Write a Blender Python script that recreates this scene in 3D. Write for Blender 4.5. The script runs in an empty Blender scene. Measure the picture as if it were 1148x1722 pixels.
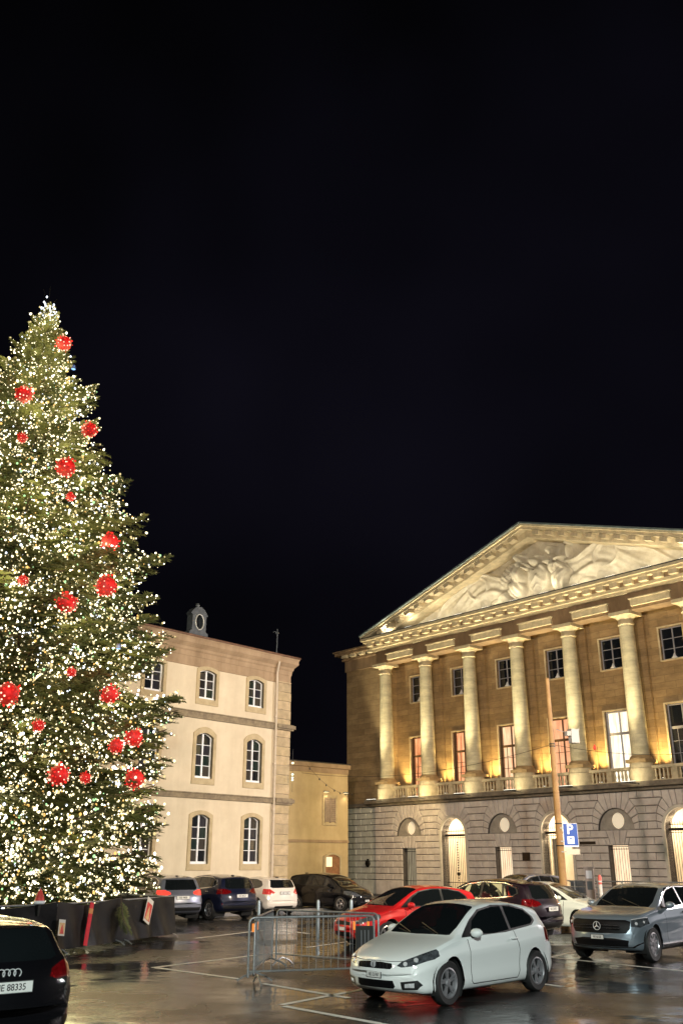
import bpy, bmesh, math, random
import numpy as np
from mathutils import Vector, Matrix

random.seed(7)
RNG = np.random.default_rng(7)
S = bpy.context.scene
COL = S.collection
R = math.radians

# ------------------------------------------------------------------ camera
CAM_H = 2.08
cam_d = bpy.data.cameras.new('camera')
cam_d.sensor_fit = 'VERTICAL'
cam_d.sensor_height = 36.0
cam_d.lens = 36.0 * 1540.0 / 1722.0
cam_d.clip_start = 0.05
cam_d.clip_end = 2000
cam = bpy.data.objects.new('camera', cam_d)
COL.objects.link(cam)
cam.location = (0, 0, CAM_H)
cam.rotation_euler = (R(90) + math.atan(589.0 / 1540.0), 0, 0)
S.camera = cam

# ------------------------------------------------------------------ night sky
W = bpy.data.worlds.new('World')
S.world = W
W.use_nodes = True
nt = W.node_tree
nt.nodes.clear()
wo = nt.nodes.new('ShaderNodeOutputWorld')
wb = nt.nodes.new('ShaderNodeBackground')
wn = nt.nodes.new('ShaderNodeTexNoise')
wn.inputs['Scale'].default_value = 1.6
wn.inputs['Detail'].default_value = 3
wr = nt.nodes.new('ShaderNodeValToRGB')
wr.color_ramp.elements[0].position = 0.42
wr.color_ramp.elements[0].color = (0.0008, 0.0008, 0.0011, 1)
wr.color_ramp.elements[1].position = 0.75
wr.color_ramp.elements[1].color = (0.0042, 0.0038, 0.0072, 1)
wt = nt.nodes.new('ShaderNodeTexCoord')
nt.links.new(wt.outputs['Generated'], wn.inputs['Vector'])
nt.links.new(wn.outputs['Fac'], wr.inputs['Fac'])
nt.links.new(wr.outputs['Color'], wb.inputs['Color'])
wb.inputs['Strength'].default_value = 1.0
nt.links.new(wb.outputs[0], wo.inputs[0])

S.view_settings.view_transform = 'Standard'
S.view_settings.look = 'None'
S.view_settings.exposure = 0.0
S.view_settings.gamma = 1.0
S.render.engine = 'CYCLES'
S.cycles.use_denoising = True
S.cycles.max_bounces = 6
S.cycles.sample_clamp_indirect = 4.0
S.cycles.caustics_reflective = False
S.cycles.caustics_refractive = False

# the lamps of the square that stand outside the picture
def lamp(name, kind, loc, target, power, color, size=0.3, spot=None, blend=0.5, parent=None):
    d = bpy.data.lights.new(name, kind)
    d.energy = power
    d.color = color
    if kind == 'AREA':
        d.shape = 'DISK'
        d.size = size
    else:
        d.shadow_soft_size = size
    if kind == 'SPOT':
        d.spot_size = R(spot or 90)
        d.spot_blend = blend
    o = bpy.data.objects.new(name, d)
    COL.objects.link(o)
    o.location = loc
    if target is not None:
        o.rotation_euler = (Vector(target) - Vector(loc)).to_track_quat('-Z', 'Y').to_euler()
    if parent:
        o.parent = parent
    return o

WARM = (1.0, 0.72, 0.42)
lamp('street_light', 'SPOT', (17, 16, 11), (-3, 42, 4), 30500, (1.0, 0.82, 0.58), 0.4, 62, 1.0)
lamp('street_light', 'SPOT', (-6, 8, 14), (12, 52, 4), 27000, (1.0, 0.80, 0.66), 0.4, 66, 1.0)
lamp('street_light', 'AREA', (2.0, -9, 10), (3, 16, 0), 6200, (0.88, 1.0, 0.95), 0.8)
lamp('street_light', 'AREA', (-15, 4, 9), (-6, 24, 0), 350, (1.0, 0.80, 0.6), 0.8)
lamp('street_light', 'AREA', (30, 34, 9), (14, 46, 3), 7500, (1.0, 0.90, 0.88), 0.8)

# ------------------------------------------------------------------ materials
MATS = {}
def _nodes(name):
    m = bpy.data.materials.new(name)
    m.use_nodes = True
    t = m.node_tree
    return m, t, t.nodes['Principled BSDF'], t.nodes.new

def mat(name, color, rough=0.6, metal=0.0, var=0.0, vscale=3.0, bump=0.0, bscale=30.0, streak=0.0,
        coat=0.0, color2=None, emit=None, estr=0.0, spec=0.5, cs=1.0, rvar=0.0):
    if name in MATS:
        return MATS[name]
    m, t, b, N = _nodes(name)
    b.inputs['Base Color'].default_value = (*color, 1)
    b.inputs['Roughness'].default_value = rough
    b.inputs['Metallic'].default_value = metal
    b.inputs['Specular IOR Level'].default_value = spec
    if coat:
        b.inputs['Coat Weight'].default_value = coat
        b.inputs['Coat Roughness'].default_value = 0.03
    tc = N('ShaderNodeTexCoord')
    if var or color2:
        n = N('ShaderNodeTexNoise')
        n.inputs['Scale'].default_value = vscale
        n.inputs['Detail'].default_value = 6
        n.inputs['Roughness'].default_value = 0.65
        t.links.new(tc.outputs['Object'], n.inputs['Vector'])
        r = N('ShaderNodeValToRGB')
        c2 = color2 or tuple(c * (1 - var) for c in color)
        c1 = color if color2 else tuple(min(1, c * (1 + var)) for c in color)
        r.color_ramp.elements[0].position = 0.32
        r.color_ramp.elements[0].color = (*c2, 1)
        r.color_ramp.elements[1].position = 0.68
        r.color_ramp.elements[1].color = (*c1, 1)
        t.links.new(n.outputs['Fac'], r.inputs['Fac'])
        t.links.new(r.outputs['Color'], b.inputs['Base Color'])
        if rvar:
            mr = N('ShaderNodeMapRange')
            mr.inputs['To Min'].default_value = max(0, rough - rvar)
            mr.inputs['To Max'].default_value = rough + rvar
            t.links.new(n.outputs['Fac'], mr.inputs['Value'])
            t.links.new(mr.outputs[0], b.inputs['Roughness'])
        if streak:
            ms_ = N('ShaderNodeMapping')
            ms_.inputs['Scale'].default_value = (0.8, 0.8, 0.12)
            n3 = N('ShaderNodeTexNoise')
            n3.inputs['Scale'].default_value = 1.6
            n3.inputs['Detail'].default_value = 7
            n3.inputs['Roughness'].default_value = 0.7
            t.links.new(tc.outputs['Object'], ms_.inputs[0])
            t.links.new(ms_.outputs[0], n3.inputs['Vector'])
            r3 = N('ShaderNodeValToRGB')
            r3.color_ramp.elements[0].position = 0.28
            r3.color_ramp.elements[0].color = (1 - streak, 1 - streak * 1.1, 1 - streak * 1.25, 1)
            r3.color_ramp.elements[1].position = 0.66
            r3.color_ramp.elements[1].color = (1, 1, 1, 1)
            t.links.new(n3.outputs['Fac'], r3.inputs[0])
            mx3 = N('ShaderNodeMix')
            mx3.data_type = 'RGBA'
            mx3.blend_type = 'MULTIPLY'
            mx3.inputs['Factor'].default_value = 1.0
            t.links.new(r.outputs['Color'], mx3.inputs[6])
            t.links.new(r3.outputs['Color'], mx3.inputs[7])
            t.links.new(mx3.outputs[2], b.inputs['Base Color'])
    if bump:
        n2 = N('ShaderNodeTexNoise')
        n2.inputs['Scale'].default_value = bscale
        n2.inputs['Detail'].default_value = 4
        t.links.new(tc.outputs['Object'], n2.inputs['Vector'])
        bp = N('ShaderNodeBump')
        bp.inputs['Strength'].default_value = bump
        bp.inputs['Distance'].default_value = 0.02
        t.links.new(n2.outputs['Fac'], bp.inputs['Height'])
        t.links.new(bp.outputs[0], b.inputs['Normal'])
    if emit:
        b.inputs['Emission Color'].default_value = (*emit, 1)
        b.inputs['Emission Strength'].default_value = estr
    MATS[name] = m
    return m

def ashlar(name, color, color2, row=0.36, width=1.1, mortar=0.012, bump=0.35, dark=0.55, stain=0.0):
    """coursed stone: thin joints, block to block tone, patchy weathering"""
    m, t, b, N = _nodes(name)
    tc = N('ShaderNodeTexCoord')
    mp = N('ShaderNodeMapping')
    mp.inputs['Rotation'].default_value = (R(90), 0, 0)
    t.links.new(tc.outputs['Object'], mp.inputs['Vector'])
    br = N('ShaderNodeTexBrick')
    br.inputs['Scale'].default_value = 1.0
    br.inputs['Brick Width'].default_value = width
    br.inputs['Row Height'].default_value = row
    br.inputs['Mortar Size'].default_value = mortar
    br.inputs['Mortar Smooth'].default_value = 0.4
    br.inputs['Bias'].default_value = -0.1
    br.inputs['Color1'].default_value = (*color, 1)
    br.inputs['Color2'].default_value = (*color2, 1)
    br.inputs['Mortar'].default_value = (*[c * dark for c in color], 1)
    t.links.new(mp.outputs[0], br.inputs['Vector'])
    n = N('ShaderNodeTexNoise')
    n.inputs['Scale'].default_value = 0.9
    n.inputs['Detail'].default_value = 8
    n.inputs['Roughness'].default_value = 0.7
    m2 = N('ShaderNodeMapping')
    m2.inputs['Scale'].default_value = (1, 1, 2.2 if not stain else 0.35)
    t.links.new(tc.outputs['Object'], m2.inputs['Vector'])
    t.links.new(m2.outputs[0], n.inputs['Vector'])
    r = N('ShaderNodeValToRGB')
    r.color_ramp.elements[0].position = 0.3
    r.color_ramp.elements[0].color = (0.5 - stain, 0.46 - stain, 0.42 - stain, 1)
    r.color_ramp.elements[1].position = 0.66
    r.color_ramp.elements[1].color = (1.12, 1.1, 1.05, 1)
    t.links.new(n.outputs['Fac'], r.inputs['Fac'])
    mx = N('ShaderNodeMix')
    mx.data_type = 'RGBA'
    mx.blend_type = 'MULTIPLY'
    mx.inputs['Factor'].default_value = 0.8
    t.links.new(br.outputs['Color'], mx.inputs[6])
    t.links.new(r.outputs['Color'], mx.inputs[7])
    t.links.new(mx.outputs[2], b.inputs['Base Color'])
    b.inputs['Roughness'].default_value = 0.85
    n2 = N('ShaderNodeTexNoise')
    n2.inputs['Scale'].default_value = 14
    n2.inputs['Detail'].default_value = 5
    t.links.new(tc.outputs['Object'], n2.inputs['Vector'])
    ad = N('ShaderNodeMath')
    ad.operation = 'MULTIPLY_ADD'
    t.links.new(n2.outputs['Fac'], ad.inputs[0])
    ad.inputs[1].default_value = 0.5
    sb = N('ShaderNodeMath')
    sb.operation = 'SUBTRACT'
    sb.inputs[0].default_value = 1.0
    t.links.new(br.outputs['Fac'], sb.inputs[1])
    t.links.new(sb.outputs[0], ad.inputs[2])
    bp = N('ShaderNodeBump')
    bp.inputs['Strength'].default_value = bump
    bp.inputs['Distance'].default_value = 0.03
    t.links.new(ad.outputs[0], bp.inputs['Height'])
    t.links.new(bp.outputs[0], b.inputs['Normal'])
    MATS[name] = m
    return m

def emis(name, color, strength, sampled=False):
    if name in MATS:
        return MATS[name]
    m = bpy.data.materials.new(name)
    m.use_nodes = True
    t = m.node_tree
    t.nodes.clear()
    o = t.nodes.new('ShaderNodeOutputMaterial')
    e = t.nodes.new('ShaderNodeEmission')
    e.inputs[0].default_value = (*color, 1)
    e.inputs[1].default_value = strength
    t.links.new(e.outputs[0], o.inputs[0])
    if not sampled:
        try:
            m.cycles.emission_sampling = 'NONE'
        except Exception:
            pass
    MATS[name] = m
    return m

def lit_room(name, c1, c2, strength, scale=1.2):
    """lit curtain or wall seen through a window: soft folds of light and colour"""
    m = bpy.data.materials.new(name)
    m.use_nodes = True
    t = m.node_tree
    t.nodes.clear()
    o = t.nodes.new('ShaderNodeOutputMaterial')
    e = t.nodes.new('ShaderNodeEmission')
    tc = t.nodes.new('ShaderNodeTexCoord')
    mp = t.nodes.new('ShaderNodeMapping')
    mp.inputs['Scale'].default_value = (scale * 3, scale, scale * 0.5)
    n = t.nodes.new('ShaderNodeTexNoise')
    n.inputs['Scale'].default_value = 1.5
    n.inputs['Detail'].default_value = 3
    r = t.nodes.new('ShaderNodeValToRGB')
    r.color_ramp.elements[0].position = 0.38
    r.color_ramp.elements[0].color = (*c2, 1)
    r.color_ramp.elements[1].position = 0.62
    r.color_ramp.elements[1].color = (*c1, 1)
    t.links.new(tc.outputs['Object'], mp.inputs[0])
    t.links.new(mp.outputs[0], n.inputs['Vector'])
    t.links.new(n.outputs['Fac'], r.inputs[0])
    t.links.new(r.outputs[0], e.inputs[0])
    e.inputs[1].default_value = strength
    t.links.new(e.outputs[0], o.inputs[0])
    m.cycles.emission_sampling = 'NONE'
    MATS[name] = m
    return m

def glass(name, tint=(0.02, 0.025, 0.03), clear=0.3, rough=0.02):
    if name in MATS:
        return MATS[name]
    m = bpy.data.materials.new(name)
    m.use_nodes = True
    t = m.node_tree
    b = t.nodes['Principled BSDF']
    b.inputs['Base Color'].default_value = (*tint, 1)
    b.inputs['Roughness'].default_value = rough
    b.inputs['IOR'].default_value = 1.5
    b.inputs['Specular IOR Level'].default_value = 0.8
    tr = t.nodes.new('ShaderNodeBsdfTransparent')
    mx = t.nodes.new('ShaderNodeMixShader')
    mx.inputs[0].default_value = clear
    out = t.nodes['Material Output']
    t.links.new(b.outputs[0], mx.inputs[1])
    t.links.new(tr.outputs[0], mx.inputs[2])
    t.links.new(mx.outputs[0], out.inputs[0])
    MATS[name] = m
    return m

def wet_asphalt():
    m, t, b, N = _nodes('wet_asphalt')
    tc = N('ShaderNodeTexCoord')
    def noise(scale, det, rough=0.6, sc=(1, 1, 1)):
        mp = N('ShaderNodeMapping')
        mp.inputs['Scale'].default_value = sc
        t.links.new(tc.outputs['Object'], mp.inputs[0])
        n = N('ShaderNodeTexNoise')
        n.inputs['Scale'].default_value = scale
        n.inputs['Detail'].default_value = det
        n.inputs['Roughness'].default_value = rough
        t.links.new(mp.outputs[0], n.inputs['Vector'])
        return n.outputs['Fac']
    pud = noise(0.33, 4, 0.55)
    fine = noise(42, 6, 0.8)
    mid = noise(1.8, 6, 0.7)
    cr = N('ShaderNodeValToRGB')
    cr.color_ramp.elements[0].position = 0.3
    cr.color_ramp.elements[0].color = (0.007, 0.007, 0.0075, 1)
    cr.color_ramp.elements[1].position = 0.7
    cr.color_ramp.elements[1].color = (0.030, 0.029, 0.028, 1)
    t.links.new(mid, cr.inputs[0])
    t.links.new(cr.outputs[0], b.inputs['Base Color'])
    rr = N('ShaderNodeValToRGB')
    rr.color_ramp.elements[0].position = 0.45
    rr.color_ramp.elements[0].color = (0.03, 0.03, 0.03, 1)
    rr.color_ramp.elements[1].position = 0.58
    rr.color_ramp.elements[1].color = (0.27, 0.27, 0.27, 1)
    t.links.new(pud, rr.inputs[0])
    ml = N('ShaderNodeMath')
    ml.operation = 'MULTIPLY_ADD'
    t.links.new(mid, ml.inputs[0])
    ml.inputs[1].default_value = 0.10
    t.links.new(rr.outputs[0], ml.inputs[2])
    t.links.new(ml.outputs[0], b.inputs['Roughness'])
    b.inputs['IOR'].default_value = 1.5
    b.inputs['Specular IOR Level'].default_value = 0.42
    # height: coarse grain outside the puddles, faint ripples inside
    rp = N('ShaderNodeMapRange')
    rp.inputs['From Min'].default_value = 0.42
    rp.inputs['From Max'].default_value = 0.62
    rp.inputs['To Min'].default_value = 0.05
    rp.inputs['To Max'].default_value = 1.0
    t.links.new(pud, rp.inputs['Value'])
    mu = N('ShaderNodeMath')
    mu.operation = 'MULTIPLY'
    t.links.new(fine, mu.inputs[0])
    t.links.new(rp.outputs[0], mu.inputs[1])
    wv = noise(2.2, 3, 0.5)
    am = N('ShaderNodeMath')
    am.operation = 'MULTIPLY_ADD'
    t.links.new(wv, am.inputs[0])
    am.inputs[1].default_value = 1.6
    t.links.new(mu.outputs[0], am.inputs[2])
    bp = N('ShaderNodeBump')
    bp.inputs['Strength'].default_value = 0.8
    bp.inputs['Distance'].default_value = 0.012
    t.links.new(am.outputs[0], bp.inputs['Height'])
    t.links.new(bp.outputs[0], b.inputs['Normal'])
    MATS['wet_asphalt'] = m
    return m

# ------------------------------------------------------------------ object helpers
class MB:
    """collects shapes and links them as one mesh object"""
    def __init__(s):
        s.v, s.f, s.m, s.cm = [], [], [], 0
    def add(s, vs, fs):
        o = len(s.v)
        s.v.extend([tuple(p) for p in vs])
        s.f.extend([tuple(i + o for i in f) for f in fs])
        s.m.extend([s.cm] * len(fs))
        return s
    def box(s, x0, x1, y0, y1, z0, z1):
        v = [(x, y, z) for z in (z0, z1) for y in (y0, y1) for x in (x0, x1)]
        return s.add(v, [(0, 2, 3, 1), (4, 5, 7, 6), (0, 1, 5, 4), (2, 6, 7, 3), (0, 4, 6, 2), (1, 3, 7, 5)])
    def obox(s, c, size, rot=(0, 0, 0)):
        from mathutils import Euler
        e = Euler(rot).to_matrix()
        hx, hy, hz = [q / 2 for q in size]
        v = [tuple(Vector(c) + e @ Vector((x, y, z))) for z in (-hz, hz) for y in (-hy, hy) for x in (-hx, hx)]
        return s.add(v, [(0, 2, 3, 1), (4, 5, 7, 6), (0, 1, 5, 4), (2, 6, 7, 3), (0, 4, 6, 2), (1, 3, 7, 5)])
    def prism(s, pts, y0, y1):
        """outline in (x,z) counter-clockwise, pushed from y0 (front) to y1"""
        n = len(pts)
        v = [(x, y0, z) for x, z in pts] + [(x, y1, z) for x, z in pts]
        fs = [tuple(range(n)), tuple(range(2 * n - 1, n - 1, -1))]
        fs += [(i, i + n, (i + 1) % n + n, (i + 1) % n) for i in range(n)]
        return s.add(v, fs)
    def zprism(s, pts, z0, z1):
        n = len(pts)
        v = [(x, y, z0) for x, y in pts] + [(x, y, z1) for x, y in pts]
        fs = [tuple(range(n - 1, -1, -1)), tuple(range(n, 2 * n))]
        fs += [(i, (i + 1) % n, (i + 1) % n + n, i + n) for i in range(n)]
        return s.add(v, fs)
    def lathe(s, prof, c=(0, 0, 0), n=20, axis='z', cap=True):
        v, fs = [], []
        for r, h in prof:
            for k in range(n):
                a = 2 * math.pi * k / n
                p, q = r * math.cos(a), r * math.sin(a)
                if axis == 'z':
                    v.append((c[0] + p, c[1] + q, c[2] + h))
                elif axis == 'y':
                    v.append((c[0] + p, c[1] + h, c[2] + q))
                else:
                    v.append((c[0] + h, c[1] + p, c[2] + q))
        for i in range(len(prof) - 1):
            for k in range(n):
                k2 = (k + 1) % n
                fs.append((i * n + k, i * n + k2, (i + 1) * n + k2, (i + 1) * n + k))
        if cap:
            fs.append(tuple(range(n - 1, -1, -1)))
            fs.append(tuple(range((len(prof) - 1) * n, len(prof) * n)))
        return s.add(v, fs)
    def tube(s, pts, r, n=6, closed=False):
        pts = [Vector(p) for p in pts]
        v, fs = [], []
        m = len(pts)
        for i, p in enumerate(pts):
            if closed:
                d = pts[(i + 1) % m] - pts[i - 1]
            else:
                d = pts[min(i + 1, m - 1)] - pts[max(i - 1, 0)]
            d = d.normalized() if d.length > 1e-9 else Vector((0, 0, 1))
            a = d.orthogonal() if i == 0 else (a - d * a.dot(d))
            a = a.normalized()
            b = d.cross(a)
            rr = r[i] if isinstance(r, (list, tuple)) else r
            for k in range(n):
                t = 2 * math.pi * k / n
                v.append(tuple(p + a * (rr * math.cos(t)) + b * (rr * math.sin(t))))
        for i in range(m if closed else m - 1):
            j = (i + 1) % m
            for k in range(n):
                k2 = (k + 1) % n
                fs.append((i * n + k, i * n + k2, j * n + k2, j * n + k))
        if not closed:
            fs.append(tuple(range(n - 1, -1, -1)))
            fs.append(tuple(range((m - 1) * n, m * n)))
        return s.add(v, fs)
    def grid(s, P):
        h, w = len(P), len(P[0])
        v = [tuple(p) for row in P for p in row]
        fs = [(i * w + j, i * w + j + 1, (i + 1) * w + j + 1, (i + 1) * w + j) for i in range(h - 1) for j in range(w - 1)]
        return s.add(v, fs)
    def mesh(s, name, mats, smooth=False, fix=True):
        me = bpy.data.meshes.new(name)
        me.from_pydata(s.v, [], s.f)
        for m in (mats if isinstance(mats, (list, tuple)) else [mats]):
            me.materials.append(m)
        if any(s.m):
            me.polygons.foreach_set('material_index', s.m)
        if fix:
            bm = bmesh.new()
            bm.from_mesh(me)
            bmesh.ops.recalc_face_normals(bm, faces=bm.faces)
            bm.to_mesh(me)
            bm.free()
        if smooth:
            me.polygons.foreach_set('use_smooth', [True] * len(me.polygons))
            if isinstance(smooth, (int, float)) and smooth is not True:
                try:
                    me.set_sharp_from_angle(angle=R(smooth))
                except Exception:
                    pass
        me.update()
        return me
    def build(s, name, mats, parent=None, smooth=False, loc=None, rot=None, fix=True):
        return link(name, s.mesh(name, mats, smooth, fix), parent, loc, rot)

def link(name, me, parent=None, loc=None, rot=None, scale=None):
    o = bpy.data.objects.new(name, me)
    COL.objects.link(o)
    if parent:
        o.parent = parent
    if loc is not None:
        o.location = loc
    if rot is not None:
        o.rotation_euler = rot
    if scale is not None:
        o.scale = scale
    return o

def tag(o, label=None, cat=None, group=None, kind=None):
    if label: o['label'] = label
    if cat: o['category'] = cat
    if group: o['group'] = group
    if kind: o['kind'] = kind
    return o

def thing(name, label, cat, loc=(0, 0, 0), rotz=0.0, group=None):
    o = link(name, None, None, loc, (0, 0, rotz))
    o.empty_display_size = 0.3
    return tag(o, label, cat, group)

TEXTS = []
def text(name, body, size, material, parent, loc, rot, align='CENTER', extrude=0.002, sx=1.0, bold=0.0):
    c = bpy.data.curves.new(name, 'FONT')
    c.body = body
    c.size = size
    c.align_x = align
    c.align_y = 'CENTER'
    c.extrude = extrude
    c.offset = bold
    c.materials.append(material)
    o = link(name, c, parent, loc, rot)
    o.scale = (sx, 1, 1)
    TEXTS.append(o)
    return o

def inset(poly, g):
    """shrink a convex outline by g"""
    n = len(poly)
    A = sum(poly[i][0] * poly[(i + 1) % n][1] - poly[(i + 1) % n][0] * poly[i][1] for i in range(n))
    if A < 0:
        poly = poly[::-1]
    L = []
    for i in range(n):
        p, q = poly[i], poly[(i + 1) % n]
        dx, dz = q[0] - p[0], q[1] - p[1]
        l = math.hypot(dx, dz) or 1e-9
        nx, nz = -dz / l, dx / l
        L.append(((p[0] + nx * g, p[1] + nz * g), (dx / l, dz / l)))
    out = []
    for i in range(n):
        (p, d), (q, e) = L[i - 1], L[i]
        den = d[0] * e[1] - d[1] * e[0]
        if abs(den) < 1e-6:
            out.append(q)
            continue
        t = ((q[0] - p[0]) * e[1] - (q[1] - p[1]) * e[0]) / den
        out.append((p[0] + d[0] * t, p[1] + d[1] * t))
    return out
# ------------------------------------------------------------------ ground
asph = wet_asphalt()
g = MB()
g.add([(-400, -200, 0), (400, -200, 0), (400, 600, 0), (-400, 600, 0)], [(0, 1, 2, 3)])
gr = g.build('ground', asph)
tag(gr, kind='structure')

paint = mat('road_paint', (0.80, 0.79, 0.75), 0.4, var=0.18, vscale=14, bump=0.2, bscale=60, spec=0.6)
def stripe(a, b, w=0.135):
    a, b = Vector((*a, 0)), Vector((*b, 0))
    d = (b - a).normalized()
    n = Vector((-d.y, d.x, 0)) * w / 2
    m = MB()
    m.add([(p.x, p.y, 0.004) for p in (a - n, b - n, b + n, a + n)], [(0, 1, 2, 3)])
    tag(m.build('road_marking', paint), kind='structure')
for a, b in [((-4.28, 29.48), (-2.4, 33.1)), ((-3.98, 21.50), (-1.5, 25.0)), ((-3.90, 21.47), (-1.95, 19.5)),
             ((-1.45, 18.78), (0.12, 16.86)), ((-0.95, 16.08), (1.6, 19.7)), ((-0.90, 15.97), (2.6, 11.9)),
             ((-0.9, 26.4), (0.6, 29.0)), ((4.86, 23.74), (7.6, 27.8)), ((4.93, 23.66), (7.6, 20.0)),
             ((3.55, 18.9), (3.95, 18.33)), ((0.3, 21.4), (1.4, 20.1)), ((5.2, 27.3), (6.6, 27.0)),
             ((6.6, 19.4), (8.6, 22.4)), ((-2.35, 33.2), (-1.0, 31.4))]:
    stripe(a, b)
# ------------------------------------------------------------------ the columned town hall
CX, CY, CANG = 12.28, 50.73, R(-48.397)
hall = thing('town_hall', 'yellow stone town hall with round columns, carved pediment and rusticated ground floor',
             'building', (CX, CY, 0.08), CANG)
stone_y = ashlar('yellow_ashlar', (0.38, 0.26, 0.13), (0.29, 0.195, 0.095), 0.37, 1.2, 0.010, 0.4)  # darkened: the dimmer light on the upper floors is put into the colour
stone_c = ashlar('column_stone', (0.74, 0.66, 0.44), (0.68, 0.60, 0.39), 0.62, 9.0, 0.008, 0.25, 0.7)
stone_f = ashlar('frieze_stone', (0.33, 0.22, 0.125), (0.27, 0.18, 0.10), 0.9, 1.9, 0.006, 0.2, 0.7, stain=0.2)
stone_m = mat('moulding_stone', (0.56, 0.46, 0.29), 0.85, var=0.25, vscale=2.5, bump=0.3, bscale=18)
stone_g = mat('rusticated_stone', (0.70, 0.62, 0.55), 0.85, color2=(0.50, 0.43, 0.38), vscale=1.4, bump=0.5, bscale=16)  # paled: the brighter light on the ground floor is put into the colour
stone_g2 = mat('rusticated_wing_stone', (0.58, 0.57, 0.49), 0.85, color2=(0.42, 0.41, 0.35), vscale=1.4, bump=0.5, bscale=16)
stone_w = mat('smooth_pale_stone', (0.62, 0.56, 0.46), 0.8, var=0.15, vscale=2, bump=0.2, bscale=20)
joint_m = mat('joint_mortar', (0.10, 0.085, 0.075), 0.95, var=0.3, vscale=6)
dark_metal = mat('dark_iron', (0.02, 0.018, 0.016), 0.45, 0.6)
roof_m = mat('dark_slate', (0.010, 0.011, 0.013), 0.6, var=0.4, vscale=5, bump=0.4, bscale=8)
zinc = mat('zinc_edge', (0.20, 0.25, 0.25), 0.45, 0.5, var=0.3, vscale=3)
frame_grey = mat('grey_window_frame', (0.32, 0.31, 0.33), 0.5, var=0.15, vscale=8)
frame_dark = mat('brown_window_frame', (0.10, 0.055, 0.03), 0.5, var=0.2, vscale=8)
pane_dark = glass('dark_pane', (0.010, 0.012, 0.016), 0.0, 0.04)
pane_clear = glass('clear_pane', (0.02, 0.02, 0.02), 0.85, 0.03)

BAY = 3.655
COLS = [-14.05 + BAY * k for k in range(8)]
BC = [-12.22 + BAY * k for k in range(7)]
JX, WX = -15.19, -18.03            # joint portico/wing, outer corner
RX = 12.75                         # right end of the portico front
DX = 15.55                         # right outer corner
ZI, ZT, ZP = 3.52, 5.35, 0.98      # impost, top of rustication, plinth
ROW = (ZI - ZP) / 7
RUP = (ZT - ZI) / 5
ARC, NIC = 0.95, 1.05

# backing walls of the ground floor, with their openings
bk = MB()
for k, c in enumerate(BC):
    l, r = c - BAY / 2, c + BAY / 2
    if k == 0: l = JX
    if k == 6: r = RX
    if k % 2:
        pts = [(l, -0.3), (c - ARC, -0.3), (c - ARC, ZI)]
        pts += [(c - ARC * math.cos(R(a)), ZI + ARC * math.sin(R(a))) for a in range(10, 180, 10)]
        pts += [(c + ARC, ZI), (c + ARC, -0.3), (r, -0.3), (r, ZT), (l, ZT)]
        bk.prism(pts, 0.0, 0.55)
    else:
        pts = [(l, -0.3), (c - .57, -0.3), (c - .57, 2.795), (c + .57, 2.795), (c + .57, -0.3), (r, -0.3), (r, ZI), (l, ZI)]
        bk.prism(pts, 0.0, 0.55)
        pts = [(l, ZI), (c - NIC, ZI)] + [(c - NIC * math.cos(R(a)), ZI + NIC * math.sin(R(a))) for a in range(10, 180, 10)]
        pts += [(c + NIC, ZI), (r, ZI), (r, ZT), (l, ZT)]
        bk.prism(pts, 0.0, 0.45)
bk.box(WX, JX, 0.12, 0.7, -0.3, ZT)
bk.box(RX, DX, 0.12, 0.7, -0.3, ZT)
bk.build('ground_floor_wall', joint_m, hall)
co = MB()
co.box(WX + .02, DX - .02, 2.5, 15.5, -0.3, 5.3)
co.build('rear_mass', stone_y, hall)

# stone blocks
blocks = []                        # (outline, face y, wing?)
def blk(poly, wing=False):
    blocks.append((poly, wing))
def course(x0, x1, z0, z1, shift, target=1.12, wing=False, s0=0.0, s1=0.0):
    """one run of blocks between x0 and x1; s0/s1 slant of the end joints at the top"""
    L = x1 - x0
    if L < 0.12: return
    n = max(1, round(L / target))
    w = L / n
    xs = [x0 + i * w for i in range(n + 1)]
    if shift:
        if n > 1:
            xs = [x0] + [x0 + (i + .5) * w for i in range(n)] + [x1]
        elif L > 0.9:
            xs = [x0, x0 + L * .45, x1]
    for i in range(len(xs) - 1):
        a, b = xs[i], xs[i + 1]
        blk([(a, z0), (b, z0), (b + (s1 if i == len(xs) - 2 else 0), z1), (a + (s0 if i == 0 else 0), z1)], wing)

for i in range(12):                # the two plain wings
    z0 = ZP + i * ROW if i < 7 else ZI + (i - 7) * RUP
    z1 = z0 + (ROW if i < 7 else RUP)
    course(WX, JX - .02, z0, z1, i % 2, 0.86, True)
course(WX, JX - .02, 0.12, ZP, 0, 1.4, True)

def joints(k):
    """(inner angle, outer joint point) from the impost up for the fan round opening k"""
    return [(0, 1.32, 0), (15, 1.36, RUP), (30, 1.32, 2 * RUP), (45, 1.18, 3 * RUP), (58, 0.92, 4 * RUP)]
for k, c in enumerate(BC):
    r0 = (ARC + 0.14) if k % 2 else NIC
    J = joints(k)
    for sgn in (-1, 1):
        Q = [(c + sgn * r0 * math.cos(R(a)), ZI + r0 * math.sin(R(a))) for a, _, _ in J]
        P = [(c + sgn * d, ZI + z) for _, d, z in J]
        for i in range(4):
            blk([Q[i], P[i], P[i + 1], Q[i + 1]])
        q = lambda a: (c + sgn * r0 * math.cos(R(a)), ZI + r0 * math.sin(R(a)))
        blk([Q[4], P[4], (c + sgn * 0.92, ZT), (c + sgn * 0.56, ZT), q(70)])
        blk([q(70), (c + sgn * 0.56, ZT), (c + sgn * 0.20, ZT), q(82)])
    blk([(c - r0 * math.cos(R(82)), ZI + r0 * math.sin(R(82))), (c + r0 * math.cos(R(82)), ZI + r0 * math.sin(R(82))), (c + .20, ZT), (c - .20, ZT)])
edges = [(None, BC[0])] + [(BC[i], BC[i + 1]) for i in range(6)] + [(BC[6], None)]
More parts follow.
